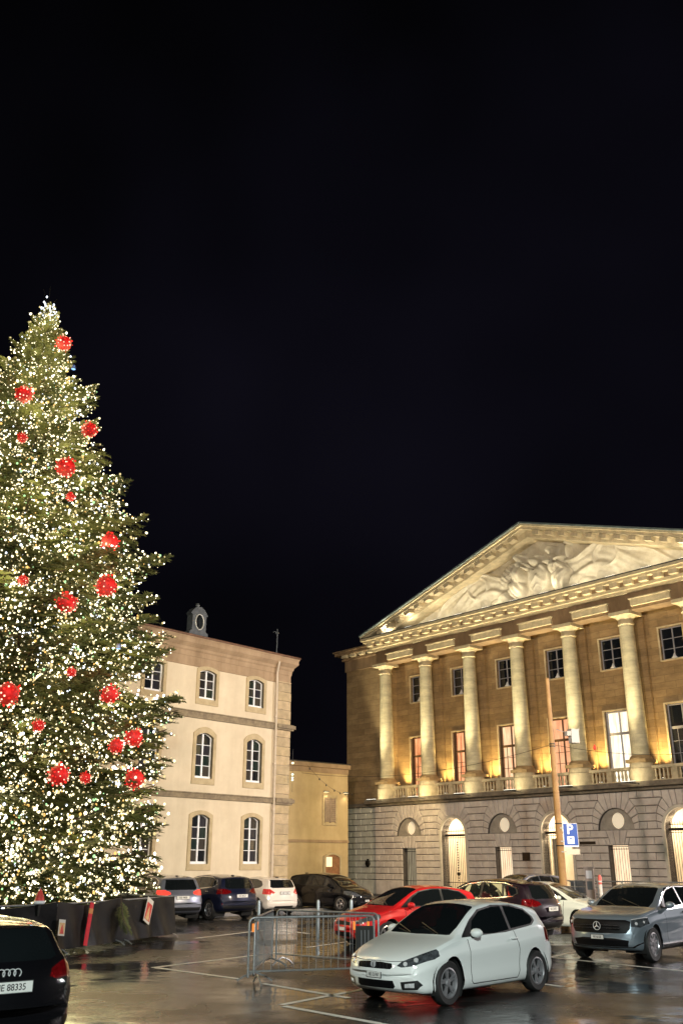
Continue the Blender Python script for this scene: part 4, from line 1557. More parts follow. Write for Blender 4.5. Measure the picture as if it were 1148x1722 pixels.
for i in range(len(fence_pts) - 1):
    a, b = fence_pts[i], fence_pts[i + 1]
    t, L = barrier(flab[i], a, b, 1.12, 'barriers wrapped in black sheeting round the fir', True)
    m = MB()
    nx, nz = 40, 14
    P_ = []
    ph = i * 1.7
    for jz in range(nz + 1):
        row = []
        for jx in range(nx + 1):
            u, w = jx / nx, jz / nz
            y = -.035 - .045 * abs(math.sin(u * 9 + ph + w * 2.4)) * (1 - w) ** .6 - .03 * math.sin(u * 23 + w * 3 + ph) * (1 - w) - .10 * (1 - w) ** 2 * abs(math.sin(u * 5 + ph))
            zz = .10 + w * 1.05 + .03 * math.sin(u * 7 + ph) * w + (-.06 * math.sin(u * math.pi) * w)
            row.append((u * L, y, zz))
        P_.append(row)
    m.grid(P_)
    for jz in (0, 1):
        pass
    m.grid([[(p[0], .03, p[2] + .0) for p in P_[-1]], [(p[0], .04, .55) for p in P_[-1]]])
    m.grid([P_[-1], [(p[0], .03, p[2]) for p in P_[-1]]])
    m.build('black_sheet', cloth, t, smooth=True, fix=False)
def on_fence(i, u, z, out=.16):
    a, b = Vector((*fence_pts[i], 0)), Vector((*fence_pts[i + 1], 0))
    d = (b - a); L = d.length; d.normalize(); n = Vector((d.y, -d.x, 0))
    return a + d * (u * L) + n * out + Vector((0, 0, z)), math.atan2(d.y, d.x)
def poster(label, i, u, z, w, h, tilt, c1, c2, seed):
    p, rz = on_fence(i, u, z)
    t = thing('poster', label, 'poster', p, rz)
    t.rotation_euler = (R(-4), R(tilt), rz)
    m = MB(); m.box(-w / 2, w / 2, -.004, .004, -h / 2, h / 2)
    m.build('sheet', mat('poster_paper', (0.70, 0.66, 0.58), .5), t)
    rgx = random.Random(seed)
    m = MB(); m.box(-w * .42, w * .42, -.007, -.004, -h * .40, h * .30); m.build('picture', c1, t)
    m = MB(); m.lathe([(w * .05, -.02), (w * .20, .05), (w * .16, .18), (w * .05, .30)], (0, -.008, -h * .3), 10)
    m2 = MB()
    m2.prism([(-w * .3, -h * .38), (w * .3, -h * .38), (w * .12, h * .02), (w * .02, h * .20), (-w * .14, h * .0)], -.009, -.007)
    m2.build('print', c2, t)
redm = mat('print_red', (0.62, 0.05, 0.04), .5, var=.3, vscale=9)
orm = mat('print_orange', (0.65, 0.28, 0.10), .5, color2=(0.75, .6, .3), vscale=12)
poster('tilted poster hanging at the right corner of the black fence', 2, .42, .80, .36, .66, 24, redm, orm, 1)
poster('small upright poster low on the black fence beside the dark car', 1, .03, .60, .26, .36, 6, orm, redm, 2)
p, rz = on_fence(1, .42, .62)
t = thing('red_banner', 'narrow red banner with an orange band leaning on the black fence', 'banner', p, rz)
t.rotation_euler = (0, R(9), rz)
m = MB(); m.box(-.075, .075, -.01, .01, -.50, .50); m.build('cloth', mat('banner_red', (0.70, 0.015, 0.03), .55, var=.15, vscale=8, emit=(1, .02, .04), estr=.05), t)
m = MB(); m.box(-.078, .078, -.014, .014, .24, .36); m.build('band', mat('banner_band', (0.75, 0.30, 0.08), .5), t)
# bough hanging over the fence
p, rz = on_fence(1, .93, 1.22, .1)
o = link('fir_twig', BV[2][0], None, p, (0, R(68), rz - R(90)), (1.0, .8, .8))
tag(o, 'green fir twig drooping over the top of the black fence', 'twig')
# little gnome-like red hat light behind dark car roof
t = thing('red_hat_figure', 'small red pointed hat with white brim on the fence behind the dark car roof', 'ornament', (-7.25, 23.9, 1.18), 0)
m = MB(); m.lathe([(.13, 0), (.10, .12), (.05, .24), (0, .32)], n=12, cap=False); m.build('hat', redm, t, smooth=True)
m = MB(); m.lathe([(.12, -.04), (.15, 0), (.12, .04)], n=12); m.build('brim', white_w, t, smooth=True)
m = MB(); m.lathe([(.03, -.3), (.05, -.04)], n=8); m.build('stick', dark_metal, t)

# ------------------------------------------------------------------ barriers in the middle of the square
b1, L1 = barrier('nearest galvanised crowd barrier, its right end hidden by the white car', (-1.70, 18.55), (.62, 19.25), 1.12, 'bare steel crowd barriers')
b2, L2 = barrier('short side crowd barrier receding from the left end of the nearest one', (-1.62, 18.85), (-1.50, 21.9), 1.1, 'bare steel crowd barriers')
b3, L3 = barrier('rear crowd barrier running behind the nearest one', (-1.42, 22.05), (.75, 20.4), 1.1, 'bare steel crowd barriers')
orange = mat('orange_reflector', (0.95, 0.25, 0.04), .4, emit=(1, .3, .05), estr=.45)
for bb, L_, xs in ((b1, L1, (.07, L1 - .12, L1 - .40)), (b2, L2, (.3,))):
    for x in xs:
        m = MB(); m.box(x - .022, x + .022, -.022, -.012, .88, 1.02); m.build('reflector', orange, bb)
t = thing('black_panel', 'black ribbed panel hooked on the right end of the nearest barrier', 'panel', (.42, 19.12, .0), math.atan2(.7, 2.32))
m = MB()
pts = [(-.17, .50), (-.10, .42), (.10, .42), (.17, .50), (.17, .95), (-.17, .95)]
m.prism(pts, -.07, -.03); m.build('board', mat('black_rubber', (0.012, 0.012, 0.012), .6), t)
m = MB()
for x in (-.07, 0, .07): m.box(x - .012, x + .012, -.082, -.07, .55, .88)
m.build('rib', mat('grey_rib', (.12, .12, .13), .5), t)
post_me = MB().lathe([(.05, 0), (.05, .98), (.035, 1.02), (0, 1.03)], n=12).mesh('bollard', mat('blue_grey_steel', (0.16, 0.20, 0.23), .4, .6, var=.2, vscale=6), 40)
for (x, y), lab in (((-2.45, 29.6), 'slim steel post in front of the dark blue car, left of the other posts'), ((-.70, 29.8), 'slim steel post standing between the white hatchback and the black van'), ((.29, 30.0), 'slim steel post just left of the red car')):
    o = link('bollard', post_me, None, (x, y, 0)); tag(o, lab, 'bollard', 'slim posts behind the barriers')
# ------------------------------------------------------------------ cars
tyre_m = mat('tyre_rubber', (0.012, 0.012, 0.012), .65, bump=.2, bscale=60)
rim_m = mat('alloy_rim', (0.55, 0.54, 0.56), .28, .9, var=.1, vscale=9)
rim_d = mat('dark_alloy_rim', (0.36, 0.35, 0.37), .35, .6)
chrome = mat('chrome', (0.75, 0.75, 0.76), .12, 1.0)
black_t = mat('black_trim', (0.012, 0.012, 0.013), .4)
grille_m = mat('black_grille', (0.004, 0.004, 0.005), .5, spec=.15)
seat_m = mat('dark_seat', (0.03, 0.028, 0.028), .8)
cglass = glass('car_glass', (0.006, 0.008, 0.009), .07, .015)
lampg = mat('headlamp_glass', (0.10, 0.11, 0.12), .08, .4, coat=1, var=.6, vscale=14)
lampw = mat('headlamp_chrome', (0.8, 0.8, 0.82), .3, .35)
tail_m = mat('tail_lamp', (0.09, 0.002, 0.003), .12, coat=1, var=.5, vscale=18, emit=(1, .02, .02), estr=.02)
tail_on = mat('tail_lamp_lit', (0.55, 0.03, 0.02), .12, coat=1, emit=(1, .06, .04), estr=1.2)
plate_m = mat('plate_white', (0.62, 0.62, 0.60), .45)
ink = mat('plate_ink', (0.01, 0.01, 0.01), .5)
wellm = mat('wheel_well', (0.006, 0.006, 0.006), .95)

def pchip(pts):
    xs = [p[0] for p in pts]; ys = [p[1] for p in pts]
    n = len(xs)
    h = [xs[i + 1] - xs[i] for i in range(n - 1)]
    d = [(ys[i + 1] - ys[i]) / h[i] for i in range(n - 1)]
    m = [d[0]] + [0 if d[i - 1] * d[i] <= 0 else 2 * d[i - 1] * d[i] / (d[i - 1] + d[i]) for i in range(1, n - 1)] + [d[-1]]
    def f(x):
        if x <= xs[0]: return ys[0]
        if x >= xs[-1]: return ys[-1]
        i = 0
        while x > xs[i + 1]: i += 1
        t = (x - xs[i]) / h[i]
        return ((2 * t ** 3 - 3 * t ** 2 + 1) * ys[i] + (t ** 3 - 2 * t ** 2 + t) * h[i] * m[i]
                + (-2 * t ** 3 + 3 * t ** 2) * ys[i + 1] + (t ** 3 - t ** 2) * h[i] * m[i + 1])
    return f

def inpoly(x, y, P):
    c = False
    j = len(P) - 1
    for i in range(len(P)):
        if (P[i][1] > y) != (P[j][1] > y) and x < (P[j][0] - P[i][0]) * (y - P[i][1]) / (P[j][1] - P[i][1]) + P[i][0]:
            c = not c
        j = i
    return c

def wheel_mesh(r, w, spokes, rm, style=0):
    t = MB()
    rr = r * .68
    t.lathe([(rr, -w / 2 + .01), (r * .93, -w / 2), (r, -w / 2 + .03), (r, w / 2 - .03), (r * .93, w / 2), (rr, w / 2 - .01), (rr - .01, w / 2 - .04), (rr - .01, -w / 2 + .04)], (0, 0, 0), 32, 'y', cap=False)
    tyre = t.mesh('tyre', tyre_m, 45)
    m = MB()
    m.lathe([(rr + .004, -w / 2 + .012), (rr - .02, -w / 2 + .005), (rr - .035, -w / 2 + .03), (rr - .04, w / 2 - .05)], (0, 0, 0), 32, 'y', cap=False)
    m.lathe([(.0, -w / 2 + .015), (.045, -w / 2 + .018), (.06, -w / 2 + .03), (.065, -w / 2 + .09)], (0, 0, 0), 16, 'y', cap=False)
    for k in range(spokes):
        a = 2 * math.pi * k / spokes
        for s_ in ((-1, 1) if style == 0 else (0,)):
            b = a + s_ * .13
            p0 = Vector((.05 * math.cos(a), -w / 2 + .03, .05 * math.sin(a)))
            p1 = Vector(((rr - .02) * math.cos(b), -w / 2 + .022, (rr - .02) * math.sin(b)))
            wd = .013 if style == 0 else .026
            dd = (p1 - p0).normalized(); n_ = Vector((-dd.z, 0, dd.x))
            v = []
            for p, q in ((p0, wd * 1.3), (p1, wd)):
                for yy in (0, .03):
                    v += [p + n_ * q + Vector((0, yy, 0)), p - n_ * q + Vector((0, yy, 0))]
            m.add(v, [(0, 1, 5, 4), (2, 6, 7, 3), (0, 4, 6, 2), (1, 3, 7, 5), (0, 2, 3, 1), (4, 5, 7, 6)])
    m.cm = 1
    m.lathe([(0, .0), (rr - .045, .0)], (0, -w / 2 + .085, 0), 20, 'y', cap=False)
    rim = m.mesh('wheel', [rm, wellm], 35)
    return rim, tyre
WH = {}

def car(name, label, sp, loc, ang, paint_m, group=None, scale=1.0, plate=None, style=0):
    """forward is local -x; ang is the heading of the nose"""
    L, Wd, H = sp['L'], sp['W'], sp['H']
    hw = Wd / 2
    root = thing('parked_car', label, 'car', (loc[0], loc[1], 0), ang - math.pi, group)
    root.scale = (scale,) * 3
    fzt, fzs, fzb = pchip(sp['zt']), pchip(sp['zs']), pchip(sp['zb'])
    fw = pchip(sp['w'])
    kf, kr = sp.get('kf', .34), sp.get('kr', .22)
    xm = L / 2
    n1 = 84
    xs = sorted(set([round(x, 4) for x in ([L * (i / n1) for i in range(n1 + 1)] + [.004, .012, .025, .04, .06, .08, .12, L - .004, L - .012, L - .025, L - .04, L - .06, L - .09])]))
    G_ = [(0, .90), (.05, .945), (.13, .975), (.22, .985), (.34, .974), (.50, .980), (.66, .993), (.76, 1.0), (.805, .990), (.90, .970), (1.0, .950)]
    rows_ = []
    for x in xs:
        zt, zs, zb = fzt(x), fzs(x), fzb(x)
        zs = min(zs, zt - .012)
        zb = min(zb, zs - .012)
        w = hw * fw(x)
        r = [(0, zb), (.35 * w, zb), (.70 * w, zb), (.82 * w, zb + .003)]
        for t, g in G_:
            r.append((w * g, zb + (zs - zb) * t))
        ws = w * .955
        hh = zt - zs
        tum = sp.get('tum', .36)
        wr = ws - tum * hh - .02 * min(1, hh * 5)
        c = min(.085, .42 * hh)
        ze = zt - c - .028 * min(1, hh * 3)
        y0, z0 = ws - .012 * min(1, hh * 5), zs + .012 * min(1, hh * 8)
        r.append((y0, z0))
        for i in range(1, 7):
            t = i / 6
            r.append((y0 + (wr - y0) * t, z0 + (ze - z0) * t))
        crown = .028 * min(1, hh * 3) + .012
        for a in (25, 50, 72):
            cx_ = wr - min(.10, c * 1.3)
            r.append((cx_ + (wr - cx_) * math.cos(R(a)), ze + (zt - crown - ze) * math.sin(R(a))))
        yl = wr - min(.10, c * 1.3)
        for t in (1.0, .8, .6, .4, .2, 0):
            r.append((yl * t, zt - crown * t * t))
        rows_.append(r)
    ns = len(rows_[0])
    ring = 2 * ns - 2
    bm = bmesh.new()
    V = []
    for x, r in zip(xs, rows_):
        full = [(y, z) for y, z in r] + [(-y, z) for y, z in r[-2:0:-1]]
        V.append([bm.verts.new((x - xm, y, z)) for y, z in full])
    for i in range(len(xs) - 1):
        for k in range(ring):
            k2 = (k + 1) % ring
            bm.faces.new((V[i][k], V[i + 1][k], V[i + 1][k2], V[i][k2]))
    bm.faces.new(V[0]); bm.faces.new(V[-1][::-1])
    lay = bm.faces.layers.int.new('cat')
    bm.normal_update()
    # make sure normals point outwards
    bmesh.ops.recalc_face_normals(bm, faces=bm.faces)
    bm.normal_update()
    cats = {}
    def side_sel(sg):
        return lambda c, n: n.y * sg > .30 and c.y * sg > .3 * hw
    SEL = {'side': lambda c, n: abs(n.y) > .30 and abs(c.y) > .3 * hw,
           'front': lambda c, n: c.x < -xm + .95 and n.x < -.05,
           'rear': lambda c, n: c.x > xm - 1.05 and n.x > .08,
           'top': lambda c, n: n.z > .15 and abs(c.y) < hw,
           'arch': lambda c, n: abs(c.y) > .62 * hw}
    def cutfeat(name_, axis, poly, sel=None, mirror=False):
        selx = SEL[sel or axis]
        i0, i1 = {'side': (0, 2), 'arch': (0, 2), 'front': (1, 2), 'rear': (1, 2), 'top': (0, 1)}[axis]
        polys = [poly]
        if mirror: polys.append([(-a, b) for a, b in poly])
        for pol in polys:
            if axis in ('side', 'arch', 'top'):
                pol = [(a - xm, b) for a, b in pol]
            a0, a1 = min(p[0] for p in pol), max(p[0] for p in pol)
            b0, b1 = min(p[1] for p in pol), max(p[1] for p in pol)
            for i in range(len(pol)):
                p, q = pol[i], pol[(i + 1) % len(pol)]
                fs = []
                for f in bm.faces:
                    if f[lay] == -1: continue
                    c = f.calc_center_median()
                    if not (a0 - .12 < c[i0] < a1 + .12 and b0 - .12 < c[i1] < b1 + .12): continue
                    if not selx(c, f.normal): continue
                    va = [v.co[i0] for v in f.verts]; vb = [v.co[i1] for v in f.verts]
                    if max(va) < a0 - .001 or min(va) > a1 + .001 or max(vb) < b0 - .001 or min(vb) > b1 + .001: continue
                    fs.append(f)
                if not fs: continue
                co = [0, 0, 0]; co[i0], co[i1] = p
                no = [0, 0, 0]; no[i0], no[i1] = -(q[1] - p[1]), (q[0] - p[0])
                if abs(no[i0]) + abs(no[i1]) < 1e-6: continue
                gm = set(fs)
                for f in fs:
                    gm.update(f.edges); gm.update(f.verts)
                bmesh.ops.bisect_plane(bm, geom=list(gm), dist=1e-5, plane_co=co, plane_no=no)
            bm.normal_update()
            cid = cats.setdefault(name_, len(cats) + 1)
            for f in bm.faces:
                if f[lay] == -1: continue
                c = f.calc_center_median()
                if a0 - .01 < c[i0] < a1 + .01 and b0 - .01 < c[i1] < b1 + .01 and selx(c, f.normal) and inpoly(c[i0], c[i1], pol):
                    f[lay] = -1 if name_ == 'hole' else cid
    rW, fo, wb = sp['rw'], sp['fo'], sp['wb']
    ra = rW + .055
    for xa in (fo, fo + wb):
        circ = [(xa + ra * math.cos(2 * math.pi * k / 22), rW + ra * math.sin(2 * math.pi * k / 22)) for k in range(22)]
        cutfeat('hole', 'arch', circ)
    SEL['front'] = lambda c, n: c.x < -xm + .95 and n.x < -.05
    for nm_, axis, poly, mir in sp['feat']:
        if nm_ in ('headlight', 'light_strip'): SEL['front'] = lambda c, n: c.x < -xm + sp.get('hx', .50) and n.x < -.05
        else: SEL['front'] = lambda c, n: c.x < -xm + .95 and n.x < -.05
        SEL['rear'] = (lambda c, n: c.x > xm - sp.get('tx', .34) and n.x > .08) if nm_ == 'tail_light' else (lambda c, n: c.x > xm - 1.05 and n.x > .08)
        cutfeat(nm_, axis, poly, mirror=mir)
    bmesh.ops.delete(bm, geom=[f for f in bm.faces if f[lay] == -1], context='FACES')
    # plan curvature of nose and tail
    for v in bm.verts:
        x = v.co.x + xm
        q = min(1.0, abs(v.co.y) / hw) ** 2.3
        v.co.x += kf * q * max(0, 1 - x / 1.35) ** .9 - kr * q * max(0, 1 - (L - x) / 1.1)
    bm.normal_update()
    bm.verts.index_update()
    inv = {b: a for a, b in cats.items()}
    groups = {}
    for f in bm.faces:
        nm_ = inv.get(f[lay], 'body')
        c = f.calc_center_median()
        key = (nm_, 0)
        if nm_ in sp['split']:
            key = (nm_, 1 if c.y > 0 else -1)
        groups.setdefault(key, []).append(f)
    mm = dict(side_window=cglass, windscreen=cglass, rear_window=cglass, quarter_window=cglass, headlight=sp.get('head_m', lampg), tail_light=sp.get('tail_m', tail_m), grille=grille_m,
              lower_grille=grille_m, fog_light=lampw, trim=sp.get('trim_m', black_t), door_gap=wellm, door=paint_m, sill=black_t, chrome_line=chrome, rear_bumper_trim=black_t, skid_plate=rim_m,
              reflector=tail_m, front_bumper_trim=black_t, roof_rail=chrome, light_strip=lampw, sunroof=cglass, fog_recess=black_t)
    body = None
    for (nm_, sd), fs in sorted(groups.items(), key=lambda t: t[0][0] != 'body'):
        vid, vv, nn, ff = {}, [], [], []
        for f in fs:
            idx = []
            for v in f.verts:
                k_ = v.index
                if k_ not in vid:
                    vid[k_] = len(vv); vv.append(tuple(v.co)); nn.append(tuple(v.normal))
                idx.append(vid[k_])
            ff.append(idx)
        me = bpy.data.meshes.new(nm_)
        me.from_pydata(vv, [], ff)
        me.materials.append(paint_m if nm_ == 'body' else mm[nm_])
        me.polygons.foreach_set('use_smooth', [True] * len(ff))
        me.update()
        me.normals_split_custom_set_from_vertices(nn)
        o = link(nm_, me, root)
    BV_ = BVHTree.FromBMesh(bm)
    bm.free()
    # wheel wells, wheels
    key = (round(rW, 3), style)
    if key not in WH:
        WH[key] = wheel_mesh(rW, .21, 5 if style != 2 else 10, rim_m if style != 1 else rim_d, 0 if style != 2 else 1)
    rim, ty = WH[key]
    for xa in (fo, fo + wb):
        wm = MB()
        for s_ in (-1, 1):
            pts = [(xa - xm + ra * math.cos(R(a)), rW + ra * math.sin(R(a))) for a in range(-35, 216, 12)]
            g_ = [[(x, s_ * hw * .42, z) for x, z in pts], [(x, s_ * hw * .955, z) for x, z in pts]]
            wm.grid(g_)
            wm.add([(x, s_ * hw * .42, z) for x, z in pts], [tuple(range(len(pts)))])
        wm.build('wheel_arch', wellm, root, fix=False)
        for s_ in (-1, 1):
            w_ = link('wheel', rim, root, (xa - xm, s_ * (hw - .125), rW), (0, random.uniform(0, 1), 0 if s_ < 0 else math.pi))
            link('tyre', ty, w_)
    def surf(front, y, z, out=.004):
        o_ = Vector((-5 if front else 5, y, z)); d_ = Vector((1 if front else -1, 0, 0))
        h_ = BV_.ray_cast(o_, d_)
        if h_[0] is None: return (-xm if front else xm), Vector((-1 if front else 1, 0, 0))
        return h_[0].x + (-out if front else out), h_[1]
    root_surf[root.name] = surf
    # floor and seats
    m = MB(); m.box(-xm + .9, xm - .7, -hw * .80, hw * .80, .30, .36); m.build('cabin_floor', wellm, root)
    zt_ = sp.get('seat', .55)
    for x, n_ in ((sp['seatx'], 'front_seat'), (sp['seatx'] + .9, 'rear_seat')):
        for s_ in (-1, 1):
            m = MB()
            y = s_ * .37
            m.obox((x - xm - .1, y, zt_), (.5, .48, .16))
            m.obox((x - xm + .20, y, zt_ + .30), (.14, .46, .60), (0, R(15), 0))
            m.obox((x - xm + .31, y, zt_ + .68), (.10, .26, .17), (0, R(15), 0))
            m.build(n_, seat_m, root)
    m = MB(); m.tube([(sp['seatx'] - xm - .48 + .05 * math.cos(R(a)), -.37 + .18 * math.sin(R(a)), zt_ + .36 + .17 * math.cos(R(a))) for a in range(0, 360, 24)], .014, 6, True)
    m.build('steering_wheel', black_t, root)
    # mirrors, handles, wipers, plates
    mx, mz = sp['mir']
    for s_ in (-1, 1):
        v, f = ico(1, 2)
        m = MB(); m.add([(mx - xm + x * .10 - .02, s_ * (hw + .045) + y * .115, mz + z * .075 + .03) for x, y, z in v], f)
        m.build('mirror', paint_m, root, smooth=True)
        m = MB(); m.obox((mx - xm + .01, s_ * (hw - .07), mz - .03), (.09, .16, .035)); m.build('mirror_stalk', black_t, root)
        for hx, hz in sp['handles']:
            m = MB(); y = s_ * (hw * fw(hx) * .995 + .012)
            m.tube([(hx - xm - .09, y - s_ * .02, hz), (hx - xm - .07, y + s_ * .008, hz), (hx - xm + .07, y + s_ * .008, hz), (hx - xm + .09, y - s_ * .02, hz)], .013, 6)
            m.build('door_handle', paint_m if not sp.get('chrome_handles') else chrome, root, smooth=60)
    xf = sp.get('platex', -.012)
    body_txt, where = plate if plate else ('', '')
    def mk_plate(front, z, body_t, w=.50, h=.11):
        xx = min(surf(True, 0, z - h / 2)[0], surf(True, 0, z + h / 2)[0]) - .008 if front else max(surf(False, 0, z - h / 2)[0], surf(False, 0, z + h / 2)[0]) + .008
        rt = (0, 0, 0)
        m = MB(); m.obox((xx, 0, z), (.012, w, h)); p_ = m.build('number_plate', plate_m, root)
        m = MB(); s_ = -1 if front else 1
        m.obox((xx - s_ * .002, 0, z), (.012, w + .02, h + .02)); m.build('plate_holder', black_t, root)
        if body_t:
            q = text('plate_number', body_t, h * .86, ink, root, (xx + s_ * .0065, 0, z - .002), (R(90), 0, R(-90) if front else R(90)), sx=.92 if w > .4 else .7, extrude=.0008, bold=.0012)
        return p_
    mk_plate(True, sp['pf'][0], body_txt if where == 'front' else '', .30, .08)
    mk_plate(False, sp['pr'][0], body_txt if where == 'rear' else '', .50, .11)
    m = MB()
    xw, zw = sp['cowl']
    for y in (-.45, .15): m.tube([(xw - xm + .02, y, zw + .02), (xw - xm + .22, y + .50, zw + .16)], .009, 5)
    m.build('wiper', black_t, root)
    an = MB(); ax_ = sp['roofend']
    an.obox((ax_ - xm, 0, fzt(ax_) + .02), (.16, .05, .035)); an.build('roof_aerial', black_t, root)
    return root

root_surf = {}
badge_m = mat('badge_chrome', (0.8, 0.8, 0.82), .3, .5)
from mathutils.bvhtree import BVHTree
def ring_badge(root, xm, y, z, kind, s=-1):
    sf = root_surf[root.name]
    xm = sf(xm < 0, y, z, .012)[0]
    m = MB()
    if kind == 'rings':
        for k in range(4):
            yy = y + (k - 1.5) * .062
            m.tube([(xm, yy + .042 * math.cos(R(a)), z + .042 * math.sin(R(a))) for a in range(0, 360, 20)], .0065, 6, True)
    elif kind == 'star':
        m.tube([(xm, y + .085 * math.cos(R(a)), z + .085 * math.sin(R(a))) for a in range(0, 360, 18)], .009, 6, True)
        for a in (90, 210, 330): m.tube([(xm, y, z), (xm, y + .082 * math.cos(R(a)), z + .082 * math.sin(R(a)))], [.014, .005], 5)
    else:
        m.lathe([(.052, -.006), (.052, .006)], (xm, y, z), 20, 'x')
    m.build('badge', badge_m, root, smooth=40)

hatch = dict(L=4.34, W=1.79, H=1.49, rw=.325, fo=.90, wb=2.60, tum=.40,
    zt=[(0, .50), (.02, .60), (.07, .67), (.20, .745), (.5, .845), (.85, .925), (1.12, .985), (1.28, 1.06), (1.55, 1.215), (1.85, 1.365), (2.10, 1.445), (2.45, 1.485), (2.8, 1.487), (3.3, 1.45), (3.75, 1.385), (3.92, 1.34), (4.05, 1.16), (4.18, .97), (4.28, .86), (4.33, .70), (4.34, .58)],
    zs=[(0, .48), (.04, .58), (.15, .66), (.5, .78), (1.1, .90), (2.0, .945), (3.0, 1.0), (3.7, 1.05), (4.05, 1.0), (4.25, .82), (4.32, .66), (4.34, .56)],
    zb=[(0, .40), (.05, .27), (.2, .20), (.6, .185), (3.7, .20), (4.15, .24), (4.3, .34), (4.34, .45)],
    w=[(0, .80), (.05, .86), (.3, .945), (.8, .985), (1.5, 1.0), (3.0, 1.0), (3.7, .985), (4.1, .94), (4.28, .88), (4.34, .80)],
    cowl=(1.14, .99), seatx=2.25, mir=(1.62, .99), handles=[(2.78, .88)], pf=(.455,), pr=(.62,), roofend=3.6, platex=-.008, rplatex=.0,
    split=('side_window', 'door', 'headlight', 'tail_light', 'fog_light', 'fog_recess', 'trim', 'door_gap', 'chrome_line', 'quarter_window', 'light_strip', 'reflector', 'roof_rail'),
    feat=[('windscreen', 'top', [(1.17, -.60), (1.19, -.66), (1.42, -.665), (2.00, -.565), (2.06, -.52), (2.08, 0), (2.06, .52), (2.00, .565), (1.42, .665), (1.19, .66), (1.17, .60), (1.135, 0)], False),
          ('trim', 'side', [(1.34, .955), (1.75, 1.21), (2.05, 1.355), (2.5, 1.415), (3.05, 1.405), (3.45, 1.33), (3.66, 1.20), (3.68, 1.13), (3.5, 1.065), (2.6, .985)], False),
          ('side_window', 'side', [(1.62, 1.0), (1.80, 1.19), (2.08, 1.325), (2.5, 1.388), (2.76, 1.39), (2.72, 1.02), (2.3, .985)], False),
          ('quarter_window', 'side', [(2.83, 1.392), (3.05, 1.378), (3.42, 1.305), (3.60, 1.20), (3.61, 1.14), (3.48, 1.09), (2.79, 1.035)], False),
          ('door_gap', 'side', [(1.50, .30), (1.56, .26), (2.86, .26), (2.92, .36), (2.96, .70), (2.84, 1.0), (2.826, 1.0), (2.945, .70), (2.905, .365), (2.852, .275), (1.566, .275), (1.515, .305), (1.47, .93), (1.455, .93)], False),
          ('rear_window', 'rear', [(-.52, 1.00), (.52, 1.00), (.60, 1.04), (.52, 1.30), (-.52, 1.30), (-.60, 1.04)], False),
          ('headlight', 'front', [(.44, .595), (.52, .575), (.70, .60), (.83, .68), (.86, .78), (.80, .825), (.66, .74), (.50, .655)], True),
          ('grille', 'front', [(-.34, .545), (.34, .545), (.37, .575), (.35, .625), (.15, .64), (-.15, .64), (-.35, .625), (-.37, .575)], False),
          ('lower_grille', 'front', [(-.36, .27), (.36, .27), (.40, .30), (.38, .385), (-.38, .385), (-.40, .30)], False),
          ('fog_recess', 'front', [(.50, .255), (.72, .265), (.78, .33), (.74, .40), (.50, .37)], True),
          ('fog_light', 'front', [(.55, .29), (.69, .295), (.70, .36), (.56, .345)], True),
          ('door_gap', 'front', [(-.70, .668), (-.36, .648), (.36, .648), (.70, .668), (.70, .676), (.36, .656), (-.36, .656), (-.70, .676)], False),
          ('tail_light', 'rear', [(.50, .80), (.72, .76), (.90, .78), (.90, 1.02), (.70, 1.0)], True),
          ('rear_bumper_trim', 'rear', [(-.62, .25), (.62, .25), (.60, .42), (-.60, .42)], False)])

def variant(b, **k):
    d = dict(b); d.update(k); return d
hatch5 = variant(hatch, handles=[(2.55, .90), (3.45, .96)])

